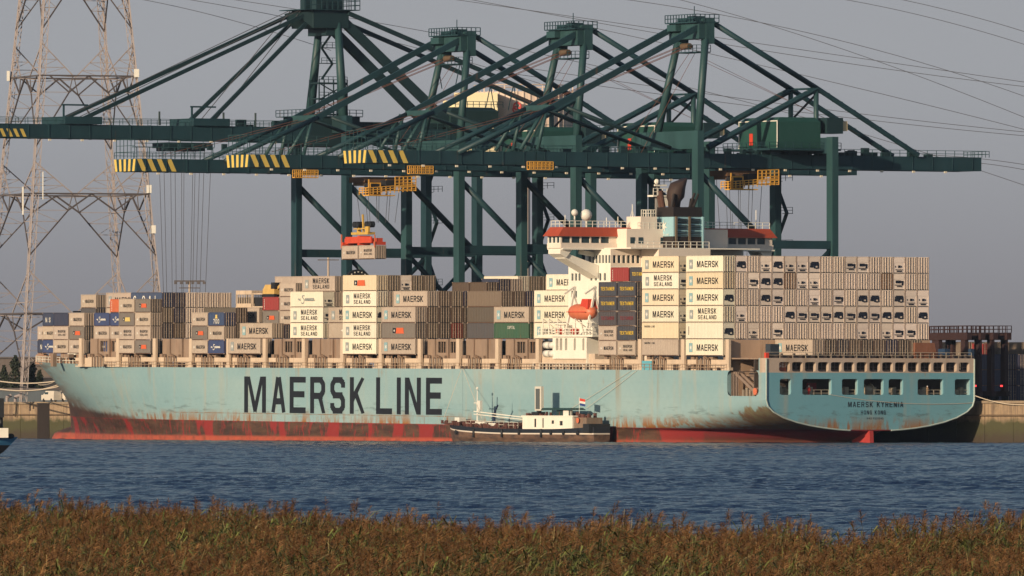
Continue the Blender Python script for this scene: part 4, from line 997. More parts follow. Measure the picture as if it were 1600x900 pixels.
# yellow machine on the red container
ex_ = thing('excavator', 'yellow excavator body lashed on top of the red container', 'excavator', M_SHIP @ Matrix.Translation((rowv(4), bays[11]+6.3, ZB+HH+HS*3)))
YM = paint('machine_yellow', (.62, .40, .13), .5, .4, .1)
part('machine_body', MB().box(.3, 2.2, 2.3, 6.6, .5, 1.5).hexa([(.3, 3.6, 1.5), (2.2, 3.6, 1.5), (2.2, 6.4, 1.5), (.3, 6.4, 1.5), (.5, 3.9, 2.3), (2.0, 3.9, 2.3), (2.0, 6.0, 2.3), (.5, 6.0, 2.3)]), YM, ex_)
part('cab', MB().box(.3, 1.6, 2.2, 3.5, 1.5, 2.7), DARK, ex_)
part('boom_arm', MB().beam((1.2, 2.6, 1.4), (1.2, .9, 2.4), .5).beam((1.2, .9, 2.4), (1.2, -.2, .8), .4), YM, ex_)
for sx in (.2, 1.7): part('crawler_track', MB().box(sx, sx+.55, 2.0, 6.3, 0, .55), DARK, ex_)

# ============================================================ CRANES
def strake(mb, p, q, rad, pitch=3.2, r=.07, m=0):
    p = Vector(p); q = Vector(q); d = (q-p); Ln = d.length; d.normalize()
    a = d.cross(Vector((0, 0, 1))).normalized(); b = d.cross(a); n = int(Ln/pitch*6); pts = []
    for i in range(n+1):
        t = i/n*Ln; w = 2*math.pi*t/pitch; pts.append(p+d*t+(a*math.cos(w)+b*math.sin(w))*rad)
    mb.path(pts, r, 3, m)
def crane(uc, label, big=False, trolley=None, reel=False):
    mw = M_QUAY @ Matrix.Translation((48, uc, 0)); c = thing('gantry_crane', label, 'crane', mw, 'gantry cranes along the quay')
    g0, g1 = (57.0, 59.8) if big else (49.9, 52.45); pt_ = 62.0 if big else 56.5; hb_ = 9.6 if big else 9.75
    cx = lambda n, m, mat=CRANE, sm=False: part(n, m, mat, c, None, sm)
    for b in (0, 29):
        for s in (-1, 1): cx('leg', MB().box(b-.65, b+.65, s*hb_-1, s*hb_+1, 9.2, pt_-(0 if b == 0 else .8)), CRANE_L if not big else CRANE)
        cx('sill_beam', MB().box(b-.55, b+.55, -12, 12, 9.4, 11.2)); cx('bogie', MB().box(b-.5, b+.5, -12, -6, 7.35, 9.4).box(b-.5, b+.5, 6, 12, 7.35, 9.4), DARK)
    for s in (-1, 1):
        cx('tie_beam', MB().beam((.6, s*hb_, 35.9), (28.4, s*hb_, 35.9), .9, 1.5))
        for p, q, w in (((.4, 48.8), (14.5, 36.3), 1.25), ((.5, 34.9), (14.2, 22.5), 1.0), ((28.5, 34.9), (14.8, 22.5), 1.0)):
            cx('brace', MB().tube((p[0], s*hb_, p[1]), (q[0], s*hb_, q[1]), w/2, n=8), CRANE, True)
    cx('portal_beam', MB().box(-.6, .62, -hb_+.9, hb_-.9, pt_-3.3, pt_), CRANE_L if not big else CRANE_D); cx('portal_beam', MB().box(28.4, 29.6, -hb_+.9, hb_-.9, pt_-3.8, pt_-.9))
    tip, rear = (-66.3, 65.3) if not big else (-72.6, 66); G = CRANE
    for s in (-1, 1):
        cx('girder', MB().box(tip, -31, s*3.6-.5, s*3.6+.5, g0+.1, g1-.1)); cx('girder', MB().box(-30.8, rear, s*3.6-.52, s*3.6+.52, g0, g1))
    rib = MB()
    for k in range(30):
        b = tip+2+k*4.4
        for sg in (-1, 1): rib.box(b-.06, b+.06, sg*3.6-.62, sg*3.6+.62, g0+.05, g1-.05)
    cx('girder_rib', rib)['kind'] = 'stuff'
    tie = MB()
    for b in range(-60, 62, 9): tie.box(b-.3, b+.3, -3.1, 3.1, g0+.3, g1-.5)
    cx('cross_tie', tie); cx('tip_beam', MB().box(tip-.02, tip+1.0, -3.08, 3.08, g0+.12, g1-.12)); cx('tip_beam', MB().box(rear-1.0, rear+.02, -3.08, 3.08, g0+.02, g1-.02))
    # warning stripes painted on the tip
    mz, hz = (g0+.15, g1-g0-.3) if not big else (g0+.25, 1.5)
    for k in range(4):
        x = tip+.15+k*(2.1 if not big else 1.45); w_ = 1.0 if not big else .7; cx('warning_stripe', MB().poly([(x+w_*1.1, -4.11, mz), (x+w_*2.1, -4.11, mz), (x+w_, -4.11, mz+hz), (x, -4.11, mz+hz)]), YEL)
    for k in range(5):
        y = 3.9-k*1.62; s_ = (.75, .35, 0, -.35, -.75)[k]
        cx('warning_stripe', MB().poly([(tip-.035, y, mz), (tip-.035, y, mz), (tip-.035, y-.85-s_*.0, mz), (tip-.035, y-.85+s_*.6, mz+hz), (tip-.035, y+s_*.6, mz+hz)][1:]), YEL)
    rl = MB(); h = g1
    rl.rail([(tip, -4.3, h), (-3, -4.3, h)], 1.15, 2.0, .055).rail([(tip, 4.3, h), (-3, 4.3, h)], 1.15, 2.0, .055).rail([(3, -4.3, h), (rear, -4.3, h)], 1.15, 2.0, .055)
    rl.rail([(rear, -4.3, h), (rear+1.6, -4.3, h), (rear+1.6, 4.3, h)], 1.15, 1.2, .055)
    if not big:
        rl.rail([(tip, -3.5, h), (tip, 3.5, h)], 3.5, 1.2, .06, rails=3)
        rl.rail([(tip, -3.5, h+2.2), (tip+17, -3.5, h+2.2)], 1.2, 2.2, .06); rl.beam((tip, -3, h+2.1), (tip+17, -3, h+2.1), 1.0, .15)
        for k in range(7): rl.beam((tip+.5+k*2.7, -3.4, h), (tip+.5+k*2.7, -3.4, h+2.1), .12)
    cx('walkway_railing', rl, CRANE_L)
    fl = MB()
    rr2 = random.Random(int(uc))
    for b in range(-62, 62, 7): fl.box(b, b+.55, -4.35, -4.15, g0-.45, g0-.1); 
    cx('floodlight_glints', fl, paint('lamp_glint', (.75, .68, .55), .3, .1))  # small pale boxes painted as sunlit glints under the girder
    eq = MB()
    for k in range(26):
        b = rr2.uniform(-24, 60); w = rr2.uniform(.4, 2.2); y = rr2.choice((-3, 0, 2.5, 3.2)); eq.box(b, b+w, y-.5, y+.5, g1, g1+rr2.uniform(.4, 1.5))
    cx('deck_equipment', eq, CRANE_D)['kind'] = 'stuff'
    # mast
    if not big:
        B0, H0, ZT, B1, H1 = 1.8, 7.0, 76.5, 5.3, 4.3
    else: B0, H0, ZT, B1, H1 = 1.1, 6.4, 81.5, 1.6, 3.3
    for s in (-1, 1): cx('mast_leg', MB().tube((B0, s*H0, pt_), (B1, s*H1, ZT), .72 if not big else .95, .66, 10), CRANE_L, True)
    if not big:
        cx('mast_head', MB().box(B1-2.2, B1+.9, -H1-.9, H1+.9, ZT-3.1, ZT-.2).box(B1-.8, B1+1.0, -H1-1.05, -H1+.7, ZT-4.0, ZT+.6).box(B1-.8, B1+1.0, H1-.7, H1+1.05, ZT-4.0, ZT+.2).box(B1-3.4, B1-2.2, 1, 4, ZT-1.6, ZT-.4), CRANE_L)
        cx('mast_platform', MB().box(B1-3, B1+2, -5.4, 5.4, ZT-.2, ZT).box(B1-2, B1+.5, -3, -1, ZT, ZT+1.1).box(B1-1.5, B1+.5, .5, 3.5, ZT, ZT+.8).beam((B1, 0, ZT), (B1, 0, ZT+3), .12).rail([(B1-3, 5.3, ZT), (B1-3, -5.3, ZT), (B1+2, -5.3, ZT)], 1.35, .9, .08)
           .box(B1-2, B1+1, -4, 4, ZT-5.6, ZT-5.4).rail([(B1-2, -4, ZT-5.4), (B1-2, 4, ZT-5.4)], 1.2, 1.2, .06).rail([(B1-2, -4, ZT-5.4), (B1+1, -4, ZT-5.4)], 1.2, 1.0, .06))
        cx('sheave', MB().tube((B1-1.6, -1.0, ZT-4.4), (B1-1.6, 1.6, ZT-4.4), .6, n=10), paint('sheave_rust', (.12, .08, .05), .6, .4))
        AP = (B1+.6, ZT+.2); KR = (29.1, 64.7); RE = (51.2, 52.7); KL = (-27.6, 60.5); FE = (-47.5, 52.1); LOW = (5.5, 53.6)
        for s in (-1, 1):
            y = s*4.35
            cx('back_stay', MB().tube((AP[0], y, AP[1]), (KR[0], y, KR[1]), .52, n=8), CRANE, True)
            m_ = MB().tube((KR[0], y, KR[1]), (RE[0], y, RE[1]), .50, n=8); strake(m_, (KR[0], y, KR[1]), (RE[0], y, RE[1]), .5); cx('rear_strut', m_)
            m_ = MB().tube((KR[0], y, KR[1]), (LOW[0], y, LOW[1]), .60, n=8); strake(m_, (KR[0], y, KR[1]), (LOW[0], y, LOW[1]), .6); cx('portal_strut', m_)
            cx('post', MB().tube((KR[0]-.2, y, KR[1]), (KR[0]-.2, y, g1), .48, n=8), CRANE_L, True)
            cx('fore_stay', MB().beam((B1-1.5, y, ZT-.8), (KL[0], y, KL[1]), .55, 1.05))
            cx('boom_strut', MB().tube((KL[0], y, KL[1]), (FE[0], y, FE[1]), .48, n=8), CRANE, True)
            cx('boom_strut', MB().tube((KL[0]+3, y, KL[1]), (-2.5, y, g1+1.0), .34, n=8), CRANE_D, True)
            for db, dy in ((-5.8, 0), (-2.2, 0)):
                cx('post', MB().tube((KL[0]+db*.12-1, y, KL[1]-.3), (KL[0]+db-1, y, g1+.3), .36, n=8), CRANE_L, True)
        cx('cross_strut', MB().tube((KR[0], -4.35, KR[1]), (KR[0], 4.35, KR[1]), .22, n=6)); cx('cross_strut', MB().box(KL[0]-.6, KL[0]+.9, -4.6, 4.6, KL[1]-.55, KL[1]+.45), CRANE_L)
        cx('hanging_link', MB().beam((KR[0]+1, -4.35, KR[1]), (KR[0]-3.5, -2, 59.4), .4), DARK)
        ro = MB()
        for y in (-2.2, -1.2, 1.2, 2.2): ro.beam((B1-2.6, y, ZT-4.6), (KL[0]+1, y*1.2, KL[1]+.6), .1)
        for y in (-2, 2): ro.beam((KL[0]+1, y, KL[1]), (-58, y, g1+.6), .08)
        ro.beam((B1-1, -2, ZT-5.5), (-8, -3, g1), .06).beam((B1-1, 0, ZT-5.5), (-12, -3, g1), .06).beam((B1+1, -3, ZT-7), (38, -4, g1+4), .06).beam((B1+1, -1, ZT-7), (40, -2, g1+4), .06)
        cx('hoist_rope', ro, paint('rope_red', (.22, .10, .07), .6, .3))
        # machinery house and switch room
        part_h = MB().hexa([(19.1, -6.6, 53.6), (28.4, -6.6, 53.6), (28.4, 6.6, 53.6), (19.1, 6.6, 53.6), (19.1, -6.6, 58.5), (28.4, -6.6, 58.5), (28.4, 6.6, 58.5), (19.1, 6.6, 58.5)])
        part_h.hexa([(19.1, -6.6, 58.5), (28.4, -6.6, 58.5), (28.4, 6.6, 58.5), (19.1, 6.6, 58.5), (20, -6.0, 59.3), (27.6, -6.0, 59.3), (27.6, 6.0, 59.3), (20, 6.0, 59.3)])
        cx('machinery_house', part_h, paint('house_green', (.018, .07, .058), .5, .2))
        cx('house_trim', MB().box(19.0, 19.08, -6.7, -6.45, 53.7, 58.7).box(19.0, 19.08, 6.45, 6.7, 53.7, 58.7).box(19.0, 19.08, -6.45, 6.45, 58.5, 58.7), TWHITE)
        cx('door', MB().box(18.99, 19.07, 1.8, 2.9, 54.2, 56.4), RED)
        cx('house_platform', MB().box(16.5, 32, -8, 8, 53.2, 53.55).rail([(16.5, -8, 53.55), (32, -8, 53.55)], 1.1, 1.6, .06).rail([(16.5, 8, 53.55), (16.5, -8, 53.55)], 1.1, 1.6, .06).box(18, 20, -3, 3, g1, 53.2).box(26, 28, -3, 3, g1, 53.2))
        cx('switch_room', MB().box(29.7, 33.2, -6.8, -3.2, 56.4, 59.3).box(28.4, 29.7, -5, -3.2, 56.6, 59), CRANE_D)
        cx('window', MB().box(33.2, 34.4, -6.4, -4.4, 56.9, 58.7), paint('lit_pane', (.75, .58, .34), .3, .2))
        cx('maintenance_platform', MB().rail([(-33, -5.2, 49.2), (-28, -5.2, 49.2)], 1.4, .8, .08, rails=3).box(-33, -28, -5.2, -4.3, 49.1, 49.25).rail([(-33, -4.4, 49.2), (-28, -4.4, 49.2)], 1.4, .8, .07), ORNG)
    else:
        cx('mast_head', MB().box(-4.2, 3.6, -4.2, 4.2, ZT-2.6, ZT+.8).hexa([(-5.8, -3.2, ZT-1.2), (-4.2, -3.8, ZT-2.5), (-4.2, 3.8, ZT-2.5), (-5.8, 3.2, ZT-1.2), (-6.5, -3, ZT+.2), (-4.2, -3.8, ZT+.7), (-4.2, 3.8, ZT+.7), (-6.5, 3, ZT+.2)])
           .box(-3, 3, -3, -1.4, ZT+.8, ZT+3.6).box(-3, 3, 1.4, 3, ZT+.8, ZT+3.6).box(-1, 1, -3.5, 3.5, ZT-4, ZT-2.6), CRANE_D)
        cx('mast_platform', MB().box(-6.5, 5.6, -5, 5, ZT+.8, ZT+.95).rail([(-6.5, -5, ZT+.95), (5.6, -5, ZT+.95)], 2.6, 1.2, .07, rails=3).rail([(5.6, -5, ZT+.9), (5.6, 5, ZT+.9)], 2.6, 1.5, .07, rails=3))
        for s in (-1, 1):
            y = s*4.35
            cx('back_leg', MB().beam((2.4, s*3.4, ZT-.9), (28.6, y, 58.6), 1.1, 1.7), CRANE_D)
            cx('rear_stay', MB().beam((3.4, y, ZT+.3), (63, y, g1+.8), .55, .8), CRANE_D)
            for b0, z0, b1 in ((-5.8, ZT-.3, -54.6), (-4.8, ZT-1.4, -26.8)):
                cx('fore_stay', MB().beam((b0, s*3, z0), (b1, y, g1+1), .5, .72), CRANE_D)
            for b1 in (-55.5, -25.2): cx('hoist_rope', MB().beam((-5.5, s*2, ZT+1), (b1, s*3, g1+1), .12), WIRE)
            for q in (.42, .62): 
                p_ = Vector((3.4, y, ZT+.3)).lerp(Vector((63, y, g1+.8)), q); cx('hanging_link', MB().beam(p_, p_+Vector((-1.2, 0, -5)), .14).beam(p_, p_+Vector((1.0, 0, -5)), .14))
        for b in (-54.6, -26.8): cx('stay_bracket', MB().box(b-4, b+4, -4.6, 4.6, g1, g1+1.4).beam((b-4, -4, g1+1.4), (b-4, -4, g1+3.6), .3).beam((b-4.3, -4, g1+3.6), (b+1.2, -4, g1+3.6), .3))
        cx('portal_block', MB().box(-5.6, 5.6, -5, 5, g0-.8, pt_).box(5.6, 25, -3.5, 3.5, g0-.2, g1+1.2), CRANE_D)
        cx('portal_platform', MB().rail([(-7, -5.4, pt_), (6, -5.4, pt_)], 1.2, 1.4, .07).rail([(-7, -5.4, pt_), (-7, 5.4, pt_)], 1.2, 1.4, .07).box(-7, 6, -5.4, 5.4, pt_-.15, pt_+.003))
        cx('machinery_house', MB().box(25.6, 36.3, -5.5, 5.5, g1+.4, 63.4).hexa([(25.6, -5.5, 63.4), (36.3, -5.5, 63.4), (36.3, 5.5, 63.4), (25.6, 5.5, 63.4), (26.5, -4.5, 64.1), (35.4, -4.5, 64.1), (35.4, 4.5, 64.1), (26.5, 4.5, 64.1)]), paint('house_green_dark', (.012, .035, .035), .5, .3))
        cx('house_platform', MB().rail([(25, -6, 64.1), (37, -6, 64.1)], 1.1, 1.3, .06).rail([(25, -6, 60.5), (40, -6, 60.5)], 1.1, 1.6, .06))
        stt = MB()
        for z in (62.2, 65.2, 68.2): stt.box(-3.2, 3, -4.6, -1, z, z+.25).rail([(-3.2, -4.6, z+.25), (3, -4.6, z+.25)], 1.1, 1.0, .06)
        for b in (-3.2, 0, 3):
            for y in (-4.6, -1): stt.beam((b, y, 62), (b, y, 69), .2)
        for z in (62.2, 65.2): stt.beam((-3, -4.6, z), (3, -4.6, z+3), .2).beam((3, -4.6, z), (-3, -4.6, z+3), .2)
        for k in range(4):
            z = 69.2+k*3; stt.beam((.3+(k % 2)*2.4, .5, z), (2.7-(k % 2)*2.4, .5, z+3), .18, .4).box(0, 3.6, 0, 1.4, z+3, z+3.12).rail([(0, 0, z+3.1), (3.6, 0, z+3.1)], 1.0, .9, .05)
        cx('stair_tower', stt, CRANE_D)
        dr = MB()
        for b in (-2.5, -17, -24, -38): dr.tube((b, -4.2, g1), (b, -4.2, g1+2.6), .22, n=6)
        cx('buffer_post', dr, CRANE_D)
    # zigzag stairs at a landside leg
    stt = MB()
    for k in range(7):
        z = 12+k*6; stt.beam((30.2, hb_-2 if k % 2 else hb_+2, z), (30.2, hb_+2 if k % 2 else hb_-2, z+6), .7, .2).box(29.7, 31.3, hb_+1.2 if k % 2 else hb_-2.4, hb_+2.6 if k % 2 else hb_-1.2, z+5.9, z+6.0).rail([(31.2, hb_-2.4, z+6), (31.2, hb_+2.4, z+6)], 1.1, 1.6, .05)
    cx('stairway', stt, CRANE_D)
    if trolley is not None:
        b = trolley; z = g0-.4
        cx('trolley', MB().box(b-4.5, b+5, -3, 3, z-1.0, z).box(b-4, b+4, -2.4, 2.4, z-1.6, z-1.0), CRANE_D if big else paint('trolley_brown', (.16, .09, .05), .6, .5, .2))
        if not big:
            cb = thing_cab = MB()
            cb.box(b-5.2, b+.5, -5.6, -3.3, z-3.6, z-3.4).rail([(b-5.2, -5.6, z-3.4), (b+5, -5.6, z-2.6)], 1.3, .9, .09, rails=3).rail([(b-5.2, -5.6, z-3.4), (b-5.2, -2, z-3.4)], 1.3, .9, .09, rails=3)
            cb.rail([(b+.5, -5.6, z-2.4), (b+5, -5.6, z-2.2)], 2.4, .8, .1, rails=4).box(b+.5, b+5, -5.6, -3.3, z-2.6, z-2.4)
            cb.beam((b-4.6, -4.5, z-3.4), (b-4.6, -4.5, z-.5), .2).beam((b-.8, -4.5, z-3.4), (b-.8, -4.5, z-.5), .2)
            cx('trolley_platform', cb, ORNG)
            cab = cx('operator_cab', MB().box(b-4.6, b-2.4, -5.0, -2.8, z-3.4, z-1.2).box(b-1.2, b+.8, -5.0, -2.8, z-2.6, z-.6), DARK)
            part('cab_frame', MB().box(b-4.7, b-4.5, -5.1, -5.0, z-3.4, z-1.1).box(b-2.5, b-2.3, -5.1, -5.0, z-3.4, z-1.1).box(b-4.5, b-2.5, -5.1, -5.0, z-1.3, z-1.1).box(b-4.5, b-2.5, -5.1, -5.0, z-3.5, z-3.2), ORNG, cab)
        ro = MB(); zb = 41.0 if trolley < -9 and not big else (22 if big else 33)
        for q in ((-3.6, -1.6, 1.6, 3.6) if not big else (-6, -2.5, -1.0, 2, 4, 5.5)):
            for y in (-2.2, 2.2): ro.beam((b+q, y, z-1), (b+q*.75, y*.8, zb), .07)
        cx('hoist_rope', ro, WIRE)
        if big:
            for k in range(5): cx('trolley_wheel_box', MB().box(b-6+k*3.2, b-5+k*3.2, -4.3, -3.7, z-1.4, z-.2), CRANE_D)
    if reel:
        m_ = MB().tube((1.0, -12.3, 29.6), (1.0, -11.7, 29.6), 3.0, n=20)
        for k in range(20):
            t_ = k*math.pi/10; m_.box(1+2.5*math.cos(t_)-.12, 1+2.5*math.cos(t_)+.12, -12.4, -12.3, 29.6+2.5*math.sin(t_)-.12, 29.6+2.5*math.sin(t_)+.12, 1)
        cx('cable_reel', m_, [DARK, TWHITE])
    return c
crane(108.9, 'green gantry crane nearest the stern with its tail reaching farthest right', trolley=15)
crane(151.5, 'green gantry crane standing between the sternmost one and the one lifting boxes')
crane(193.8, 'green gantry crane lifting two short containers over the deck', trolley=-12)
crane(235.7, 'tallest darkest gantry crane nearest the bow, its boom leaving the picture at the left', big=True, trolley=-31, reel=True)
# the lift under the third crane
mA = M_QUAY @ Matrix.Translation((48, 193.8, 0))
container('GS', -6.25, -16.3, 34.05, S20, 'hanging on the right under the red spreader', 'door', mw=mA)
container('G', .1, -16.3, 34.05, S20, 'hanging on the left under the red spreader', 'door', mw=mA)
for o in [o for o in sc.objects if o.get('label', '').endswith('under the red spreader')]: o['group'] = 'containers hanging from the crane'
sp = thing('spreader', 'red container spreader with yellow head block hanging from crane ropes', 'spreader', mA)
part('spreader_frame', MB().box(-15.7, -14.5, -6.1, 6.1, 37.0, 38.0).box(-16.3, -13.9, -6.2, -5.7, 36.7, 37.3).box(-16.3, -13.9, 5.7, 6.2, 36.7, 37.3).box(-16.4, -16.1, -5, 4.6, 37.1, 38.3).box(-16.3, -13.9, -.5, .3, 36.7, 38.5), paint('spreader_red', (.60, .075, .035), .5, .3, .1), sp)
part('guide_arm', MB().box(-16.4, -16.2, -6.3, -6.1, 36.2, 38.6).box(-16.4, -16.2, 6.1, 6.3, 36.2, 38.8), LIFE, sp)
part('head_block', MB().box(-15.9, -14.3, -2.9, 3.3, 38.7, 39.15).box(-15.9, -15.5, -3.1, -1.9, 39.15, 40.2).box(-14.7, -14.3, 2.3, 3.2, 39.15, 40.1).box(-15.9, -15.6, -2, 2.4, 39.7, 39.9).beam((-15.1, 0, 39.2), (-15.1, .3, 42.5), .3), paint('block_yellow', (.60, .38, .08), .5, .4), sp)
for y in (-2.9, -1.7, 1.6, 2.8): part('sheave', MB().tube((-15.6, y, 40.6), (-14.6, y, 40.6), .6, n=10), DARK, sp)

# ============================================================ BARGES
def vessel_hull(name, Ln, B, H, H2, mats, parent, sheer=.8, rake=3.0, m=None):
    rg = []; N = 16
    for i in range(N+1):
        t = i/N; y = t*Ln; tb = max(0, (t-.80)/.20); ts = max(0, (.10-t)/.10)
        w = B/2*max(.03, (1-tb**2.2))*(1-.35*ts**2); h = H+sheer*max(0, (t-.5)/.5)**2+sheer*.35*max(0, (.3-t)/.3)**2
        rk = rake*tb
        rg.append([(w*.8, y-rk*.6, -.6), (w*.96, y-rk*.3, H*.35), (w, y, h), (w*.9, y, h+.02), (-w*.9, y, h+.02), (-w, y, h), (-w*.96, y-rk*.3, H*.35), (-w*.8, y-rk*.6, -.6)])
    return part(name, MB().loft(rg), mats, parent)
t = NT('barge_hull'); z = t.xyz(t.vec((1, 1, 1)))[2]; nn = t.noise(t.vec((.5, .3, 1)), 1, 6, .65)
yy_ = t.xyz(t.vec((1, 1, 1)))[1]
sh_ = t.mth('SUBTRACT', z, t.mth('MULTIPLY', t.mth('POWER', t.rng(yy_, 26, 55), 2.), .9))
c = t.mix(t.rng(sh_, 1.55, 1.60), t.mix(t.rng(nn, .4, .65), (.15, .09, .06), (.04, .03, .03)), (.016, .02, .028))
c = t.mix(t.mth('MULTIPLY', t.rng(sh_, 1.42, 1.45), t.rng(sh_, 1.68, 1.65)), c, (.62, .55, .47)); BHULL = t.fin(c, .5)
# frame: +y towards the bow (left in view)
mb_ = M_QUAY @ Matrix.Translation((-3.4, 48.6, 0)) @ Matrix.Diagonal((.62, .95, 1, 1))
bg_ = thing('bunker_barge', 'black hulled tank barge moored against the red waterline of the big ship', 'barge', mb_)
vessel_hull('hull', 55, 8.5, 2.35, 0, BHULL, bg_, 1.1, 2.6)
part('deckhouse', plate(MB(), 7, 25, 2.3, 4.55, [(10.5, 11.6, 3.0, 3.8), (13.6, 14.5, 3.3, 3.9), (20.0, 20.7, 2.7, 4.2), (17.3, 17.8, 2.6, 4.3)], -3.2, .2, 0, 'x', 0).box(-3.3, 3, 6.8, 25.3, 4.55, 4.75).poly([(-3.2, 7, 2.3), (3, 7, 2.3), (3, 7, 4.55), (-3.2, 7, 4.55)]).box(-3.2, 3, 24.9, 25, 2.3, 4.55).box(2.8, 3, 7, 25, 2.3, 4.55).box(-2.9, 2.8, 7.2, 24.8, 2.4, 4.5, 1), [WHITE, DARK], bg_)
part('wheelhouse_mast', MB().box(-3.0, -.6, 19.5, 21.9, 4.75, 5.4), DARK, bg_)
part('wheelhouse', MB().box(-2.2, -1.3, 19.3, 21.6, 5.6, 9.9), paint('cabin_white', (.6, .57, .5), .4, .2), bg_)
part('wheelhouse_window', MB().box(-2.32, -2.2, 19.75, 21.15, 5.9, 9.5), paint('window_grey', (.10, .11, .11), .2, .2), bg_)
part('lifting_column', MB().box(-2.1, -1.4, 20, 21, 4.7, 5.6), DARK, bg_)
part('canopy', MB().hexa([(-2.6, 8, 5.7), (2.4, 8, 5.7), (2.4, 19, 5.7), (-2.6, 19, 5.7), (-2.4, 9, 6.1), (2.2, 9, 6.1), (2.2, 18.6, 6.1), (-2.4, 18.6, 6.1)]).box(-2.4, -2.2, 9, 9.2, 4.7, 5.7).box(-2.4, -2.2, 15, 15.2, 4.7, 5.7).box(-1.5, 1.5, 12, 14.5, 4.75, 5.7), paint('canopy_teal', (.02, .05, .05), .5, .2), bg_)
part('life_ring', MB().tube((-3.4, 5.0, 3.9), (-3.3, 5.0, 3.9), .5, n=12), LIFE, bg_)
part('storage_tank', MB().box(-2.8, 2.5, 2.4, 6.8, 2.3, 4.4), paint('stern_mixed', (.22, .16, .12), .6, .5, .4), bg_)
part('water_tank', MB().box(-2.0, -.8, 9.5, 11.6, 4.75, 5.8), TWHITE, bg_)
dk_ = MB(); rr = random.Random(12)
for k in range(26):
    y = rr.uniform(2.5, 24); s_ = rr.uniform(.2, .9); x_ = rr.uniform(-2.8, 1); z_ = 4.75 if y > 7 else 4.4; dk_.box(x_, x_+.6, y, y+s_, z_, z_+rr.uniform(.15, .8))
for k in range(60):
    y = rr.uniform(26, 54); s_ = rr.uniform(.2, .7); zz_ = 2.4+max(0, (y-28)/27)**2*1.0; dk_.box(-4.0, -3.5, y, y+s_, zz_, zz_+rr.uniform(.2, .9))
for k in range(46):
    y = rr.uniform(26, 50); s_ = rr.uniform(.2, .9); dk_.box(-3+rr.random()*4, -2+rr.random()*4.4, y, y+s_, 2.4+max(0, (y-28)/27)**2*1.0, 2.75+max(0, (y-28)/27)**2*1.0+rr.uniform(0, .8))
part('deck_gear', dk_, paint('gear_red_brown', (.12, .05, .04), .6, .5), bg_, kind='stuff')
part('tank_hatch', MB().box(-3, 0, 39, 42.4, 2.6, 3.7).box(-3, 0, 35, 37.6, 2.6, 3.4).box(-2.4, -.2, 48.9, 50.6, 3.2, 4.4), TWHITE, bg_)
part('pipe_rack', MB().beam((-2, 25, 4.4), (-2, 44, 5.5), .14).beam((-2, 25, 4.0), (-2, 44, 5.0), .12).rail([(-3.7, 26, 2.5), (-3.7, 45, 2.9)], 1.0, 1.6, .03), WHITE, bg_)
part('foremast', MB().tube((-1, 43.8, 2.6), (-1, 43.8, 9.2), .22, .1, 8).beam((-1, 43, 7.0), (-1, 45, 7.0), .15).box(-1.4, -.6, 42.4, 43.2, 5.6, 7.4).ball((-1, 43.8, 9.6), .3, 6), TWHITE, bg_)
part('deck_crane', MB().beam((-1, 37.6, 2.6), (-1, 37.6, 5.2), .5).beam((-1, 37.6, 5.2), (-1, 36.3, 6.6), .3).beam((-1, 36.6, 6), (-1, 36.5, 8), .12), paint('crane_navy', (.02, .03, .07), .5, .2), bg_)
for y in (4, 9, 13.5, 25, 48): part('tyre_fender', MB().tube((-4.5, y, 1.75), (-4.25, y, 1.75), .42, n=12), DARK, bg_)
for y in (41.5, 31.2, 17): part('fender', MB().tube((-4.4, y, .9), (-4.4, y, 2.4), .28, n=8), DARK, bg_, smooth=True)
fl_ = part('flag', MB().poly([(-1, 4.8, 7.6), (-1, 6.8, 7.8), (-1, 6.8, 7.35), (-1, 4.8, 7.15)], 0).poly([(-1, 4.8, 7.15), (-1, 6.8, 7.35), (-1, 6.8, 6.95), (-1, 4.8, 6.75)], 1).poly([(-1, 4.8, 6.75), (-1, 6.8, 6.95), (-1, 6.8, 6.55), (-1, 4.8, 6.35)], 2).tube((-1, 6.9, 4.7), (-1, 6.9, 8), .06, n=4, m=1), [RED, TWHITE, paint('flag_blue', (.03, .05, .2), .5, .1)], bg_)
part('stern_block', MB().box(-4, 3, .2, 2.4, 1.8, 3.3), DARK, bg_)
# bow of a passing barge entering at the left
t = NT('river_barge_hull'); z = t.xyz(t.vec((1, 1, 1)))[2]; c = t.mix(t.rng(z, 2.35, 2.45), (.022, .022, .025), (.055, .20, .36)); c = t.mix(t.rng(z, 3.92, 3.96), c, (.5, .55, .55)); RB = t.fin(c, .5)
mL = Matrix.Translation((-60.0, 1385, 0)) @ Matrix.Rotation(R(-80), 4, 'Z')
b2 = thing('river_barge', 'blue and black bow of a river barge entering at the left edge', 'barge', mL @ Matrix.Translation((0, -69.4, 0)) @ Matrix.Diagonal((.85, 1, .64, 1)))
vessel_hull('hull', 70, 9, 3.6, 0, RB, b2, .3, 5.5)
part('bow_house', MB().box(-2.6, 2.2, 65.0, 68.6, 3.8, 5.6).box(-2, 1.6, 65.4, 67.6, 5.6, 6.6), WHITE, b2)
part('bow_mast', MB().tube((0, 67.9, 4), (0, 67.9, 10.5), .3, n=8).box(-1.2, 1.2, 67.0, 68.2, 7.6, 11.2), DARK, b2)
part('anchor_winch', MB().tube((-.9, 69.0, 4.1), (.9, 69.0, 4.1), .5, n=10).box(-2.2, 2, 66.6, 68, 3.8, 4.1), DARK, b2)

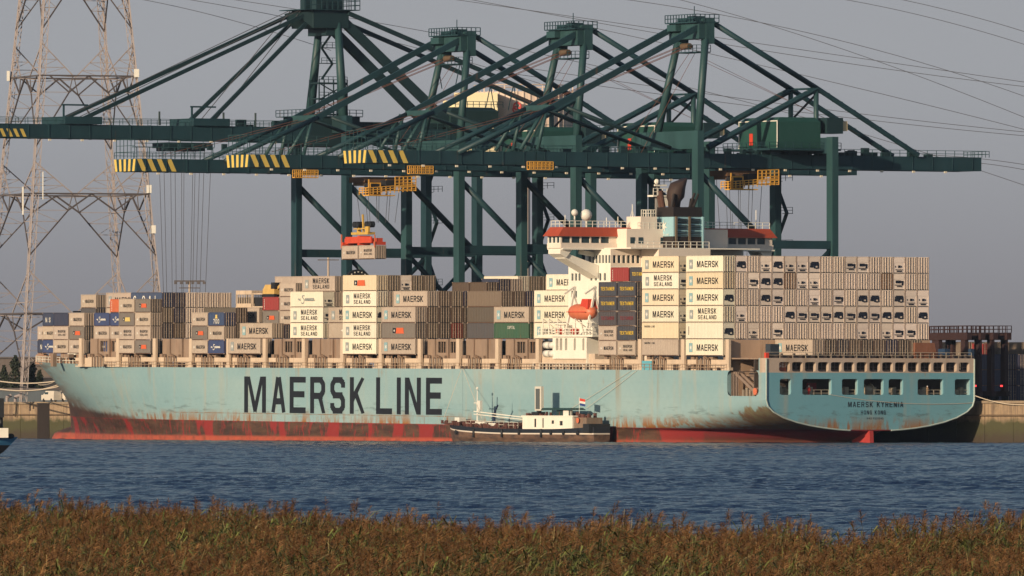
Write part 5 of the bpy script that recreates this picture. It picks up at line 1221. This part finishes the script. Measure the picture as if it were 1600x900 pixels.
# ============================================================ PEOPLE at the stern rail
def person(label, mw, top, legc, helmet, arm):
    root = thing('person', label, 'person', mw)
    me = bpy.data.meshes.new('body'); P = [(0, 0, .92), (0, 0, 1.18), (0, 0, 1.42), (0, 0, 1.52), (0, 0, 1.66), (-.1, 0, .9), (-.12, .03, .5), (-.13, -.02, .07), (-.13, -.14, .04), (.1, 0, .9), (.12, .05, .5), (.13, .02, .07), (.13, -.1, .04),
         (-.2, 0, 1.42), (-.27, arm*.3, 1.14), (-.24, -.22*arm-.05, .98), (.2, 0, 1.42), (.28, .02, 1.14), (.25, -.2, .95)]
    E = [(0, 1), (1, 2), (2, 3), (3, 4), (0, 5), (5, 6), (6, 7), (7, 8), (0, 9), (9, 10), (10, 11), (11, 12), (2, 13), (13, 14), (14, 15), (2, 16), (16, 17), (17, 18)]
    me.from_pydata(P, E, []); o = link(bpy.data.objects.new('body', me)); o.parent = root
    o.modifiers.new('skin', 'SKIN'); rr_ = [.15, .15, .16, .07, .11, .1, .075, .055, .05, .1, .075, .055, .05, .07, .05, .04, .07, .05, .04]
    for i, v in enumerate(me.skin_vertices[0].data): v.radius = (rr_[i], rr_[i]); v.use_root = (i == 0)
    s = o.modifiers.new('sub', 'SUBSURF'); s.levels = 1; s.render_levels = 1
    t = NT('clothes'); z = t.xyz(t.vec((1, 1, 1)))[2]
    c = t.mix(t.rng(z, .93, .95), legc, top); c = t.mix(t.rng(z, 1.50, 1.51), c, (.45, .25, .16)); me.materials.append(t.fin(c, .8))
    part('helmet', MB().ball((0, 0, 1.74), .13, 10, .8), paint('helmet_'+helmet, (.75, .72, .66) if helmet == 'white' else (.5, .3, .1), .4, .1), root, smooth=True)
    return root
person('person in red overalls and white helmet standing at the left stern opening', M_SHIP @ Matrix.Translation((9.2, .75, 8.1)), (.55, .05, .04), (.50, .05, .04), 'white', 1)
person('person in khaki overalls and pale helmet standing at the wide right stern opening', M_SHIP @ Matrix.Translation((33.6, .75, 8.1)), (.36, .24, .14), (.30, .20, .12), 'white', -.5)

# ============================================================ BEHIND THE SHIP
# pylon
def pylon():
    base = at(115, 640, 2290); base.z = 7.3; root = thing('transmission_pylon', 'tall pale lattice power pylon rising behind the bow at the left', 'pylon', Matrix.Translation(base))
    th = R(25.8)
    def corner(k, z): r = max(1.2, (19.8-.1085*(z))/.9); a = math.pi+th*(-1)+k*math.pi/2; return Vector((r*math.cos(a), r*math.sin(a), z))
    ZT = 118.; belts = [17.5, 41.2, 64.6, 85.5, 103]; mids = [5, 28, 49.5, 73, 93, 110]
    for k in range(4):
        m = MB(); zz = 0
        while zz < ZT-2:
            a, b = corner(k, zz), corner(k, min(ZT, zz+3)); 
            d1 = (corner((k+1) % 4, zz)-a).normalized()*1.15; d2 = (corner((k+3) % 4, zz)-a).normalized()*1.15
            m.beam(a, b, .27).beam(a+d1, b+d1, .15).beam(a+d2, b+d2, .15)
            m.beam(a, b+d1, .12).beam(a+d1, b, .12).beam(a, b+d2, .12).beam(a+d1, a, .1).beam(b, a+d2, .1); zz += 3
        part('leg', m, LATT, root)
    for k in range(4):
        m = MB()
        for z in belts:
            md = MB()
            a, b = corner(k, z), corner((k+1) % 4, z); dn = Vector((0, 0, -3.3))
            md.beam(a, b, .30); m.beam(a.lerp(b, .12), b.lerp(a, .12)+Vector((0, 0, -.8)), .14)
            p1, p2 = a.lerp(b, .34), a.lerp(b, .66); p1d, p2d = a.lerp(b, .30)+dn, a.lerp(b, .70)+dn
            md.beam(a.lerp(b, .1), p1d, .25).beam(b.lerp(a, .1), p2d, .25); md.beam(p1d, p1, .2).beam(p2d, p2, .2).beam(p1d, p1.lerp(p2, .5), .3).beam(p2d, p1.lerp(p2, .5), .3)
            m.beam(p1d, a+dn*1.0, .12).beam(p2d, b+dn*1.0, .12)
            lo = max(q for q in mids if q < z); hi = min(q for q in mids if q > z)
            for e, f, s in ((a, p1, p1d), (b, p2, p2d)):
                kk = k if e is a else (k+1) % 4
                L_, H_p = corner(kk, lo+1), corner(kk, hi-2)
                md.beam(s, L_, .24); m.beam(f, H_p, .2)
                for q in (.25, .5, .75):
                    cpt = corner(kk, z+dn.z+(lo+1-z-dn.z)*q); m.beam(s.lerp(L_, q), cpt, .13); m.beam(s.lerp(L_, q), corner(kk, z+dn.z+(lo+1-z-dn.z)*max(0, q-.25)), .1)
                    cpt = corner(kk, z+(hi-2-z)*q); m.beam(f.lerp(H_p, q), cpt, .13); m.beam(f.lerp(H_p, q), corner(kk, z+(hi-2-z)*max(0, q-.25)), .1)
            part('belt', md, LATT_D, root)
        part('bracing', m, LATT, root)
    m = MB()
    for z in (64, 41, 33):
        p = corner(0, z+2); m.box(p.x-.9, p.x-.3, p.y-1, p.y, p.z-2, p.z)
        p = corner(2, z+2); m.box(p.x-.4, p.x+.6, p.y-1, p.y, p.z-1.6, p.z)
    p = corner(1, 45); m.box(p.x+1.6, p.x+1.8, p.y, p.y+.2, 40, 45.5).box(p.x-2.4, p.x-2.1, p.y, p.y+.2, 37, 42.5)
    part('antenna', m, TWHITE, root)
    arm = MB()
    for z, w in ((100, 38), (112, 30)): arm.beam((-w, 0, z), (w, 0, z), 1.0).beam((-w, 0, z), (0, 0, z+5), .4).beam((w, 0, z), (0, 0, z+5), .4)
    part('cross_arm', arm, LATT, root)
pylon()
# cables across the sky
def catenary(p3, Y0, Y1, label, r=.055):
    pts = []; (x0, y0), (x1, y1), (x2, y2) = p3
    for i in range(41):
        t = -.6+2.2*i/40; x = x0*(t-.5)*(t-1)*2 - x1*t*(t-1)*4 + x2*t*(t-.5)*2; y = y0*(t-.5)*(t-1)*2 - y1*t*(t-1)*4 + y2*t*(t-.5)*2
        pts.append(at(x, y, Y0+(Y1-Y0)*t))
    solo('power_line', MB().path(pts, r, 4), WIRE, label, 'power line', group='power lines across the sky')
ql = [((227, 0), (310, 18), (400, 42), 'lower left overhead line left of the tallest crane'), ((300, 0), (470, 32), (640, 72), 'second overhead line behind the tallest crane mast'),
      ((370, 0), (800, 75), (1200, 168), 'long overhead line running behind all the crane masts'), ((800, 12), (1200, 70), (1600, 128), 'overhead line passing behind the two sternmost masts'),
      ((740, 0), (1200, 80), (1600, 135), 'overhead line just below the crossing of the sky lines'), ((985, 0), (1300, 60), (1600, 150), 'steepest overhead line right of the sternmost mast'),
      ((1120, 15), (1350, 88), (1600, 183), 'overhead line running down to mid right'), ((1325, 0), (1460, 29), (1600, 69), 'second highest line at the top right'), ((1413, 0), (1510, 23), (1600, 49), 'highest line at the top right corner'),
      ((1180, 100), (1400, 152), (1600, 202), 'lowest single overhead line at the right'), ((1130, 150), (1380, 182), (1600, 206), 'upper one of the low pair at the right'), ((1130, 160), (1380, 190), (1600, 212), 'lower one of the low pair at the right'),
      ((1500, 245), (1550, 250), (1600, 257), 'upper short line beyond the crane tail'), ((1500, 252), (1550, 257), (1600, 265), 'lower short line beyond the crane tail')]
for i, (a, b, c_, lb_) in enumerate(ql): catenary((a, b, c_), 2330+(i % 4)*25, 2330+(i % 4)*25, lb_)
# white storage tank with its emblem, far behind the cranes
tk = thing('water_tower', 'large pale raised tank with a red round emblem behind the crane masts', 'water tower', Matrix.Translation(at(800, 640, 2700)-Vector((0, 0, -1.5))))
TK = paint('tank_cream', (.62, .50, .42), .6, .15, .02); m = MB(); sc_ = 2700/F_; Rt = 78*sc_; cx_ = 18*sc_
m.tube((cx_, 18, 58.5), (cx_, 18, 73.3), Rt, n=48); part('tank_wall', m, TK, tk)
part('tank_cone', MB().tube((cx_, 18, 54.5), (cx_, 18, 58.5), 3, Rt, n=48).tube((cx_, 18, 0), (cx_, 18, 54.6), 1.6, n=16), TK, tk)
part('stair_tower', MB().box(cx_-Rt-7.2, cx_-Rt-4.6, 2, 14, 57, 71).box(cx_-Rt-4.6, cx_-Rt*.52, 0, 14, 57, 72.8), paint('tank_yellow', (.80, .70, .45), .6, .1), tk)
m = MB()
for k in range(48):
    a = k*math.pi/24; m.box(cx_+Rt*math.cos(a)-.13, cx_+Rt*math.cos(a)+.13, 18+Rt*math.sin(a)-.25, 18+Rt*math.sin(a)+.05, 58.6, 74.7 if k % 2 else 73.5)
part('stiffener', m, TK, tk)
part('rim_railing', MB().path([(cx_+Rt*math.cos(a), 18+Rt*math.sin(a), 74.9) for a in [k*math.pi/16 for k in range(33)]], .14, 4), TK, tk)
EMB = paint('emblem_red', (.55, .06, .05), .6, .1); m = MB()
def on_tank(x, z): return (cx_+x, 18-math.sqrt(max(0, (Rt+.06+.0)**2-x*x))-.28, z)
for r0, r1, z_, x_ in ((.62, 1.0, 70.3, -1.5), (.5, .85, 69.5, -1.8)):
    for k in range(20):
        a, b = k*math.pi/10, (k+1)*math.pi/10
        m.poly([on_tank(x_+r*math.cos(t_), z_+r*math.sin(t_)-.5) for r, t_ in ((r0, a), (r1, a), (r1, b), (r0, b))])
part('emblem', m, EMB, tk)
o = letter('psa', 4.2, 1.9, paint('emblem_grey', (.12, .09, .09), .6, .1), tk, 2.3, 17.55-Rt, 68.4, M_AFT, .03)
# dark yard carriers, containers and lamp masts behind the stern
def carrier(px, Y, label):
    o = at(px, 640, Y); o.z = 7.3; c = thing('straddle_carrier', label, 'straddle carrier', Matrix.Translation(o) @ frame(UU, VV, Vector()), 'straddle carriers behind the stern')
    mt_ = paint('carrier_dark', (.045, .022, .022), .6, .3)
    for v in (0, 2.9):
        for u in (0, 8.5): part('leg', MB().box(v-.35, v+.35, u-.7, u+.7, .9, 11.3), mt_, c)
        part('side_beam', MB().box(v-.5, v+.5, -1.6, 10, 11.0, 12.3), mt_, c); part('wheel_beam', MB().box(v-.4, v+.4, -1.2, 9.8, .9, 1.8), mt_, c)
        for u in (-.2, 2.9, 5.8, 8.8): part('wheel', MB().tube((v-.3, u, .7), (v+.3, u, .7), .7, n=12), DARK, c)
    part('top_railing', MB().rail([(-.5, -1.6, 12.3), (-.5, 10, 12.3)], 1.2, 1.3, .07).rail([(3.4, -1.6, 12.3), (3.4, 10, 12.3)], 1.2, 1.3, .07).rail([(-.5, -1.6, 12.3), (3.4, -1.6, 12.3)], 1.2, 1.3, .07), mt_, c)
    part('operator_cab', MB().box(-1.6, -.5, 4.0, 6.2, 7.0, 9.4), paint('cab_blue', (.03, .06, .12), .4, .2), c)
    tl = NT('tail_light'); tl.b.inputs['Emission Color'].default_value = (1, .05, .05, 1); tl.b.inputs['Emission Strength'].default_value = 2.5
    part('tail_light', MB().box(1.0, 1.3, -1.9, -1.6, 2.6, 2.9), tl.fin((.5, .02, .02)), c)
carrier(1507, 2062, 'dark straddle carrier on the quay just right of the stern wall'); carrier(1548, 2064, 'dark straddle carrier on the quay, the right one of the pair')
carrier(1462, 2075, 'dark straddle carrier half hidden behind the rusty hood')
def yard(px, Y, tiers, kinds, Ln, label):
    o = at(px, 640, Y); o.z = 7.3; fr = Matrix.Translation(o) @ frame(UU, VV, Vector()); z = 0
    for i in range(tiers):
        k = kinds[i % len(kinds)]; o_ = container(k, 0, 0, z, Ln, ('bottom', 'second', 'third', 'top')[i]+' of '+label, 'door', mw=fr); o_['group'] = 'containers standing in the yard'; z += HH if K[k][2] else HS
yard(1573, 2120, 3, ['DB', 'DB', 'DB'], S40, 'the blue yard pile at the right edge'); yard(1592, 2120, 3, ['DB', 'DB', 'DB'], S40, 'the second blue yard pile at the right edge')
yard(1560, 2230, 4, ['D3', 'DB', 'D3', 'D2'], S40, 'the yard pile behind the straddle carriers'); yard(1536, 2225, 4, ['D3', 'D3', 'D1', 'R'], S40, 'the middle yard pile behind the carriers')
yard(1620, 2232, 4, ['D3', 'D3', 'D1', 'D2'], S40, 'the yard pile beyond the blue pair')
yard(1610, 2125, 3, ['DB', 'D3', 'DB'], S40, 'the third blue yard pile beyond the edge')
yard(1512, 2228, 4, ['D3', 'D3', 'D1', 'D2'], S40, 'the left yard pile behind the carriers')
def lampmast(px, ytop, Y, label):
    o = at(px, 640, Y); o.z = 7.3; h = 5.8-7.3+(640-ytop)/F_*Y
    c = thing('light_mast', label, 'light mast', Matrix.Translation(o), 'light masts of the terminal')
    part('mast', MB().tube((0, 0, 0), (0, 0, h), .38, .2, 8), GALV, c); m = MB().box(-3.2, 3.2, -.2, .2, h-.3, h)
    for k in range(6): m.box(-3.2+k*1.2, -2.6+k*1.2, -.4, .4, h-.8, h-.3)
    m.box(-2.2, 2.2, -.2, .2, h-1.7, h-1.5); part('lamp_frame', m, LATT_D, c)
lampmast(296, 438, 2420, 'lamp mast behind the beige container group'); lampmast(513, 394, 2380, 'lamp mast between the legs of the tallest crane')
# left background: low buildings, trees, vans, bollards, pile
def bld(x0, x1, ytop, Y, mat, label, dep=30, rows=0):
    o = at(x0, 640, Y); o.z = 7.3; w = (x1-x0)/F_*Y; h = 5.8-7.3+(640-ytop)/F_*Y
    c = thing('warehouse', label, 'warehouse', Matrix.Translation(o)); hs = []
    if rows:
        n = int(w/4)
        for r in range(rows): hs += [(k*4+1, k*4+2.6, 1.5+r*3, 3+r*3) for k in range(n) if 2+r*3+2 < h]
    part('wall', plate(MB(), 0, w, 0, h, hs, 0, .3, 0, 'y', 0).box(0, w, .35, dep, 0, h-.02), mat, c); part('roof', MB().box(-.4, w+.4, -.4, dep+.4, h, h+.35), LATT_D, c)
bld(-60, 60, 560, 2600, paint('wall_greybrown', (.14, .115, .105), .8, .5), 'low grey brown warehouse with a flat roof behind the dark trees', rows=2)
bld(-90, 120, 591, 2480, paint('wall_dark', (.035, .035, .04), .8, .3), 'long dark shed behind the quay at the bow')
bld(-90, 112, 609, 2400, paint('wall_bluegrey', (.10, .12, .14), .8, .3), 'blue grey barrier wall along the quay at the bow', 2)
bld(58, 100, 572, 2560, paint('wall_tan', (.16, .13, .11), .8, .5), 'tan sheds half hidden by the bow')
LEAF = NT('needle_green'); oi = LEAF.n('ShaderNodeTexNoise'); LEAF.put(oi.inputs['Vector'], LEAF.geo((.8, .8, .8)))
LEAFM = LEAF.fin(LEAF.mix(oi.outputs[0], (.012, .020, .014), (.035, .045, .022)), .9)
def tree(px, ytop, w, Y, label, seed):
    o = at(px, 640, Y); o.z = 7.3; h = (640-ytop)/F_*Y-1.5; wd = w/F_*Y/2; rr = random.Random(seed)
    c = thing('dark_tree', label, 'tree', Matrix.Translation(o), 'dark trees near the bow')
    part('trunk', MB().tube((0, 0, 0), (0, 0, h*.9), .35, .06, 7), paint('bark', (.06, .045, .03), .9, .4), c)
    bs = MB(); lf = MB()
    for k in range(16):
        z = h*(.12+.8*k/16); a = k*2.4; r = wd*(1-z/h)**.7*.9; bs.tube((0, 0, z), (r*math.cos(a), r*math.sin(a), z+.6), .09, .03, 5)
    for k in range(1500):
        z = h*rr.random()**.8; r = wd*min(1, ((1-z/h)**.62)*1.15)*(rr.random()**.45)*(.75+.35*math.sin(z*2.1+seed)); a = rr.uniform(0, 6.28)
        p = Vector((r*math.cos(a), r*math.sin(a), z)); s_ = rr.uniform(.2, .5); q = [Vector((rr.uniform(-1, 1), rr.uniform(-1, 1), rr.uniform(-1, 1)))*s_ for _ in range(3)]
        lf.poly([p+x for x in q])
    part('limb', bs, MATS['bark'], c); part('crown', lf, LEAFM, c, kind='stuff')
tree(24, 557, 42, 2440, 'dark pointed tree at the left edge behind the quay', 3); tree(50, 566, 30, 2445, 'dark tree just left of the ship bow', 5); tree(6, 572, 26, 2450, 'lower dark bushy tree at the far left edge', 8); tree(62, 580, 22, 2440, 'small dark tree touching the bow', 9)
def van(px, label):
    o = at(px, 640, 2305); o.z = 7.35; c = thing('parked_van', label, 'van', Matrix.Translation(o) @ frame(UU, VV, Vector()), 'vans parked on the quay')
    part('body', MB().box(0, 1.8, 0, 5.2, .35, 1.4).hexa([(0, 0, 1.4), (1.8, 0, 1.4), (1.8, 4.4, 1.4), (0, 4.4, 1.4), (.15, .1, 2.2), (1.65, .1, 2.2), (1.65, 3.6, 2.2), (.15, 3.6, 2.2)]), paint('van_white', (.62, .56, .48), .4, .1), c)
    part('window', MB().box(.02, .1, 2.4, 3.9, 1.45, 1.95), GLASS, c)
    for y in (1, 4.2): part('wheel', MB().tube((-.05, y, .35), (.2, y, .35), .35, n=10), DARK, c)
van(84, 'pale van parked on the quay left of the bow'); van(102, 'pale van parked on the quay tucked behind the bow')
for px, nm in ((11, 'leftmost mooring bollard on the quay edge'), (24, 'second mooring bollard on the quay edge near the bow')):
    o = at(px, 640, 2298); o.z = 7.35; solo('mooring_bollard', MB().tube((0, 0, 0), (0, 0, .9), .3, n=10).tube((-.2, 0, .9), (.9, 0, 1.3), .32, n=8), LATT, nm, 'bollard', Matrix.Translation(o), 'bollards on the quay')
o = at(69, 640, 2262); o.z = 0; pl_ = thing('mooring_dolphin', 'dark square steel pile standing in the water before the quay', 'mooring pile', Matrix.Translation(o))
part('pile', MB().box(-1.3, 1.0, -1.2, 1.2, -3, 6.9), paint('pile_dark', (.028, .02, .018), .8, .4, .1), pl_); part('cap', MB().box(-1.4, 1.1, -1.3, 1.3, 6.9, 7.1), DARK, pl_)
# mooring ropes
def rope(p, q, sag, label, r=.1):
    p = Vector(p); q = Vector(q); pts = []
    for i in range(17):
        t = i/16; x = p.lerp(q, t); x.z -= sag*4*t*(1-t); pts.append(x)
    solo('mooring_line', MB().path(pts, r, 5), ROPE, label, 'mooring rope', group='mooring ropes of the ship')
bowp = M_SHIP @ Vector(pt('bow', .93, 9.6, 1)); bowp2 = M_SHIP @ Vector(pt('bow', .96, 8.6, 1))
rope(bowp, at(-60, 580, 2300), 1.2, 'upper long pale mooring rope leading left from the bow', .13); rope(bowp2, at(-60, 592, 2300), 1.5, 'lower long pale mooring rope leading left from the bow', .13)
rope(bowp2+Vector((0, 0, .4)), at(-60, 588, 2310), 2.2, 'middle slack mooring rope leading left from the bow', .1); rope(bowp, at(60, 601, 2320), .3, 'short mooring rope right under the bow hawse', .08)
stp = M_SHIP @ Vector((42.9, .2, 8.3)); rope(stp, at(1640, 628, 1990), 1.0, 'mooring rope leading right from the stern along the quay', .07)
rope(M_SHIP @ Vector((13.0, -.05, 8.4)), M_SHIP @ Vector((42.9, -.08, 7.0)), .8, 'thin rope running across the transom', .04)
rope(M_SHIP @ Vector((-.3, 102, 12.6)), M_QUAY @ Vector((-5.6, 100, 3.2)), 0, 'thin line from the deck to the barge bow, left one', .035); rope(M_SHIP @ Vector((-.3, 101.6, 12.6)), M_QUAY @ Vector((-5.6, 86, 4.2)), 0, 'thin line from the deck to the barge, right one', .035)
for k in (0, 1.8): rope(M_SHIP @ Vector((-.15, 44-k, 12.4)), M_SHIP @ Vector((-.35, 66-k*4, 5.0+k*.4)), .1, 'thin line sloping down the blue hull, '+('left one', 'right one')[k > 0], .03)
solo('lifebuoy_box', MB().box(0, .5, 0, 3.2, 0, 1.6), paint('box_blue', (.12, .4, .5), .5, .2), 'light blue box on the deck edge below the white stacks', 'deck box', M_SHIP @ Matrix.Translation((.2, su(1016, 0), 12.5)))

# ============================================================ REEDS in the foreground
def reeds():
    t = NT('reed'); oi = t.n('ShaderNodeObjectInfo'); at_ = t.n('ShaderNodeAttribute', attribute_name='tint'); big = t.noise(t.geo((.22, .06, 1)), 1, 4, .6)
    s = t.xyz(at_.outputs['Color']); kind, rv, hv = s[0], s[1], s[2]
    plume = t.mix(t.mth('POWER', rv, 1.4), (.095, .046, .020), (.46, .255, .105)); plume = t.mix(t.mth('MULTIPLY', oi.outputs['Random'], .55), plume, (.14, .06, .026))
    leaf = t.mix(t.mth('POWER', rv, 1.7), (.018, .034, .010), (.19, .215, .06)); leaf = t.mix(t.mth('MULTIPLY', t.rng(big, .50, .62), .45), leaf, (.15, .095, .03))
    straw = t.mix(t.mth('POWER', rv, 3.), (.035, .03, .013), (.30, .24, .11)); c = t.mix(t.rng(kind, .3, .4), leaf, t.mix(t.rng(kind, .7, .8), straw, plume))
    t.b.inputs['Subsurface Weight'].default_value = 0; m = t.fin(c, .75, 0, .2)
    objs = []
    for vi in range(12):
        rr = random.Random(100+vi); V = []; Fc = []; C_ = []
        leafy = vi % 3 == 0                             # some clumps are mostly green leaf, some mostly plume
        def tri(p, c):
            k = len(V); V.extend(p); Fc.append(tuple(range(k, k+len(p)))); C_.extend([c]*len(p))
        for s_ in range(11):
            bx, by = rr.uniform(-.6, .6), rr.uniform(-.6, .6); H = rr.gauss(1.70 if leafy else 1.86, .15); lean = Vector((rr.gauss(.12, .16), rr.gauss(0, .12), 1)).normalized()
            B = Vector((bx, by, 0)); T = B+lean*H; r1 = rr.random(); w = Vector((.010, 0, 0))
            tri([B-w, B+w, T+w*.6, T-w*.6], (.5, r1, 1, 1))
            if rr.random() < (.10 if leafy else .46):   # feathery plume, nodding to one side
                Lp = rr.uniform(.22, .42); ax = (lean+Vector((rr.uniform(-.15, .5), rr.uniform(-.3, .3), 0))*.6).normalized(); n = 34; tone = rr.random()
                for k in range(n):
                    q = k/n; p = T+ax*(Lp*q); a = rr.uniform(0, 6.28); sp_ = (.15*math.sin(math.pi*min(1, q*.75+.22))+.01)*rr.uniform(.4, 1.1)
                    d_ = Vector((math.cos(a), math.sin(a), 0))*sp_+ax*sp_*.55; wv = Vector((-math.sin(a), math.cos(a), .4))*.010
                    tri([p-wv, p+wv, p+d_*1.3], (1., tone*.7+rr.random()*.3, 1, 1))
            for k in range(11 if leafy else 7):
                q = rr.uniform(.35, .99); p = B.lerp(T, q); a = rr.uniform(0, 6.28); Ll = rr.uniform(.25, .62); up = rr.uniform(-.1, 1.3)
                h_ = Vector((math.cos(a), math.sin(a), up)).normalized(); e1 = p+h_*Ll*.6; e2 = e1+Vector((h_.x, h_.y, h_.z-rr.uniform(.3, 1.3))).normalized()*Ll*.5
                wv = Vector((-math.sin(a), math.cos(a), .3))*rr.uniform(.010, .021); cc = (.0 if rr.random() < .85 else .5, rr.random(), 1, 1)
                tri([p-wv*.6, p+wv*.6, e1+wv, e1-wv], cc); tri([e1-wv, e1+wv, e2], cc)
        me = bpy.data.meshes.new('reed_clump'); me.from_pydata([tuple(v) for v in V], [], Fc)
        ca = me.color_attributes.new('tint', 'FLOAT_COLOR', 'POINT'); ca.data.foreach_set('color', np.array(C_, dtype=np.float32).ravel()); me.materials.append(m)
        objs.append(bpy.data.objects.new('reed_clump', me))
    # planting points: a bed whose waterline runs obliquely, real metres
    rs = np.random.RandomState(5); pts = []
    idx = []
    for _ in range(26000):
        y = rs.uniform(222, 440); x = rs.uniform(-1, 1)*(4+y*.0475)
        edge = 408-(x+19)*2.35+7*math.sin(x*.55)+4*math.sin(x*1.7+1)
        if y > edge-rs.exponential(1.2): continue
        keep = .30 if y < 300 else .42
        if rs.rand() > keep: continue
        z = .12+.20*math.sin(x*.35+y*.05)+.18*math.sin(x*.9-y*.11)+.12*math.sin(x*2.3+y*.3); pts.append((x, y, z+rs.normal(0, .09))); g_ = math.sin(x*.8+y*.21)+math.sin(x*1.9-y*.13+2)+.8*math.sin(x*.31-y*.045)
        idx.append(int(rs.choice([0, 3, 6, 9])) if g_+rs.normal(0, .6) > .1 else int(rs.choice([1, 2, 4, 5, 7, 8, 10, 11])))
    print('reed clumps', len(pts))
    me = bpy.data.meshes.new('reed_bed'); me.from_pydata(pts, [], []); me.attributes.new('variant', 'INT', 'POINT').data.foreach_set('value', idx); o = link(bpy.data.objects.new('reed_bed', me)); o['kind'] = 'stuff'
    col = bpy.data.collections.new('reed_variants')
    for q in objs: col.objects.link(q)
    ng = bpy.data.node_groups.new('plant_reeds', 'GeometryNodeTree'); ng.interface.new_socket('Geometry', in_out='INPUT', socket_type='NodeSocketGeometry'); ng.interface.new_socket('Geometry', in_out='OUTPUT', socket_type='NodeSocketGeometry')
    N = ng.nodes.new; gi = N('NodeGroupInput'); go = N('NodeGroupOutput'); ip = N('GeometryNodeInstanceOnPoints'); ci = N('GeometryNodeCollectionInfo'); mp = N('GeometryNodeMeshToPoints')
    ci.inputs['Collection'].default_value = col; ci.inputs['Separate Children'].default_value = True; ci.inputs['Reset Children'].default_value = True; ip.inputs['Pick Instance'].default_value = True
    ri = N('GeometryNodeInputNamedAttribute'); ri.data_type = 'INT'; ri.inputs['Name'].default_value = 'variant'
    rv = N('FunctionNodeRandomValue'); rv.data_type = 'FLOAT_VECTOR'; rv.inputs[0].default_value = (-.05, -.05, -.9); rv.inputs[1].default_value = (.05, .05, .9); rv.inputs['Seed'].default_value = 3
    rf_ = N('FunctionNodeRandomValue'); rf_.data_type = 'FLOAT'; rf_.inputs[2].default_value = .74; rf_.inputs[3].default_value = 1.14; rf_.inputs['Seed'].default_value = 9
    K_ = ng.links.new; K_(gi.outputs[0], mp.inputs[0]); K_(mp.outputs[0], ip.inputs['Points']); K_(ci.outputs[0], ip.inputs['Instance']); K_(ri.outputs[0], ip.inputs['Instance Index']); K_(rv.outputs[0], ip.inputs['Rotation']); K_(rf_.outputs[1], ip.inputs['Scale']); K_(ip.outputs[0], go.inputs[0])
    md = o.modifiers.new('plant', 'NODES'); md.node_group = ng
reeds()

# ============================================================ HAZE over the river
hz = MB().box(-900, 900, -60, 3300, -1.5, 150)
o = part('haze', hz, [], None, kind='stuff'); hm = bpy.data.materials.new('haze'); hm.use_nodes = True; nt = hm.node_tree; nt.nodes.clear()
ho = nt.nodes.new('ShaderNodeOutputMaterial'); hv = nt.nodes.new('ShaderNodeVolumePrincipled'); hv.inputs['Density'].default_value = .000013; hv.inputs['Color'].default_value = (.55, .72, 1.0, 1)
nt.links.new(hv.outputs[0], ho.inputs['Volume']); o.data.materials.append(hm)
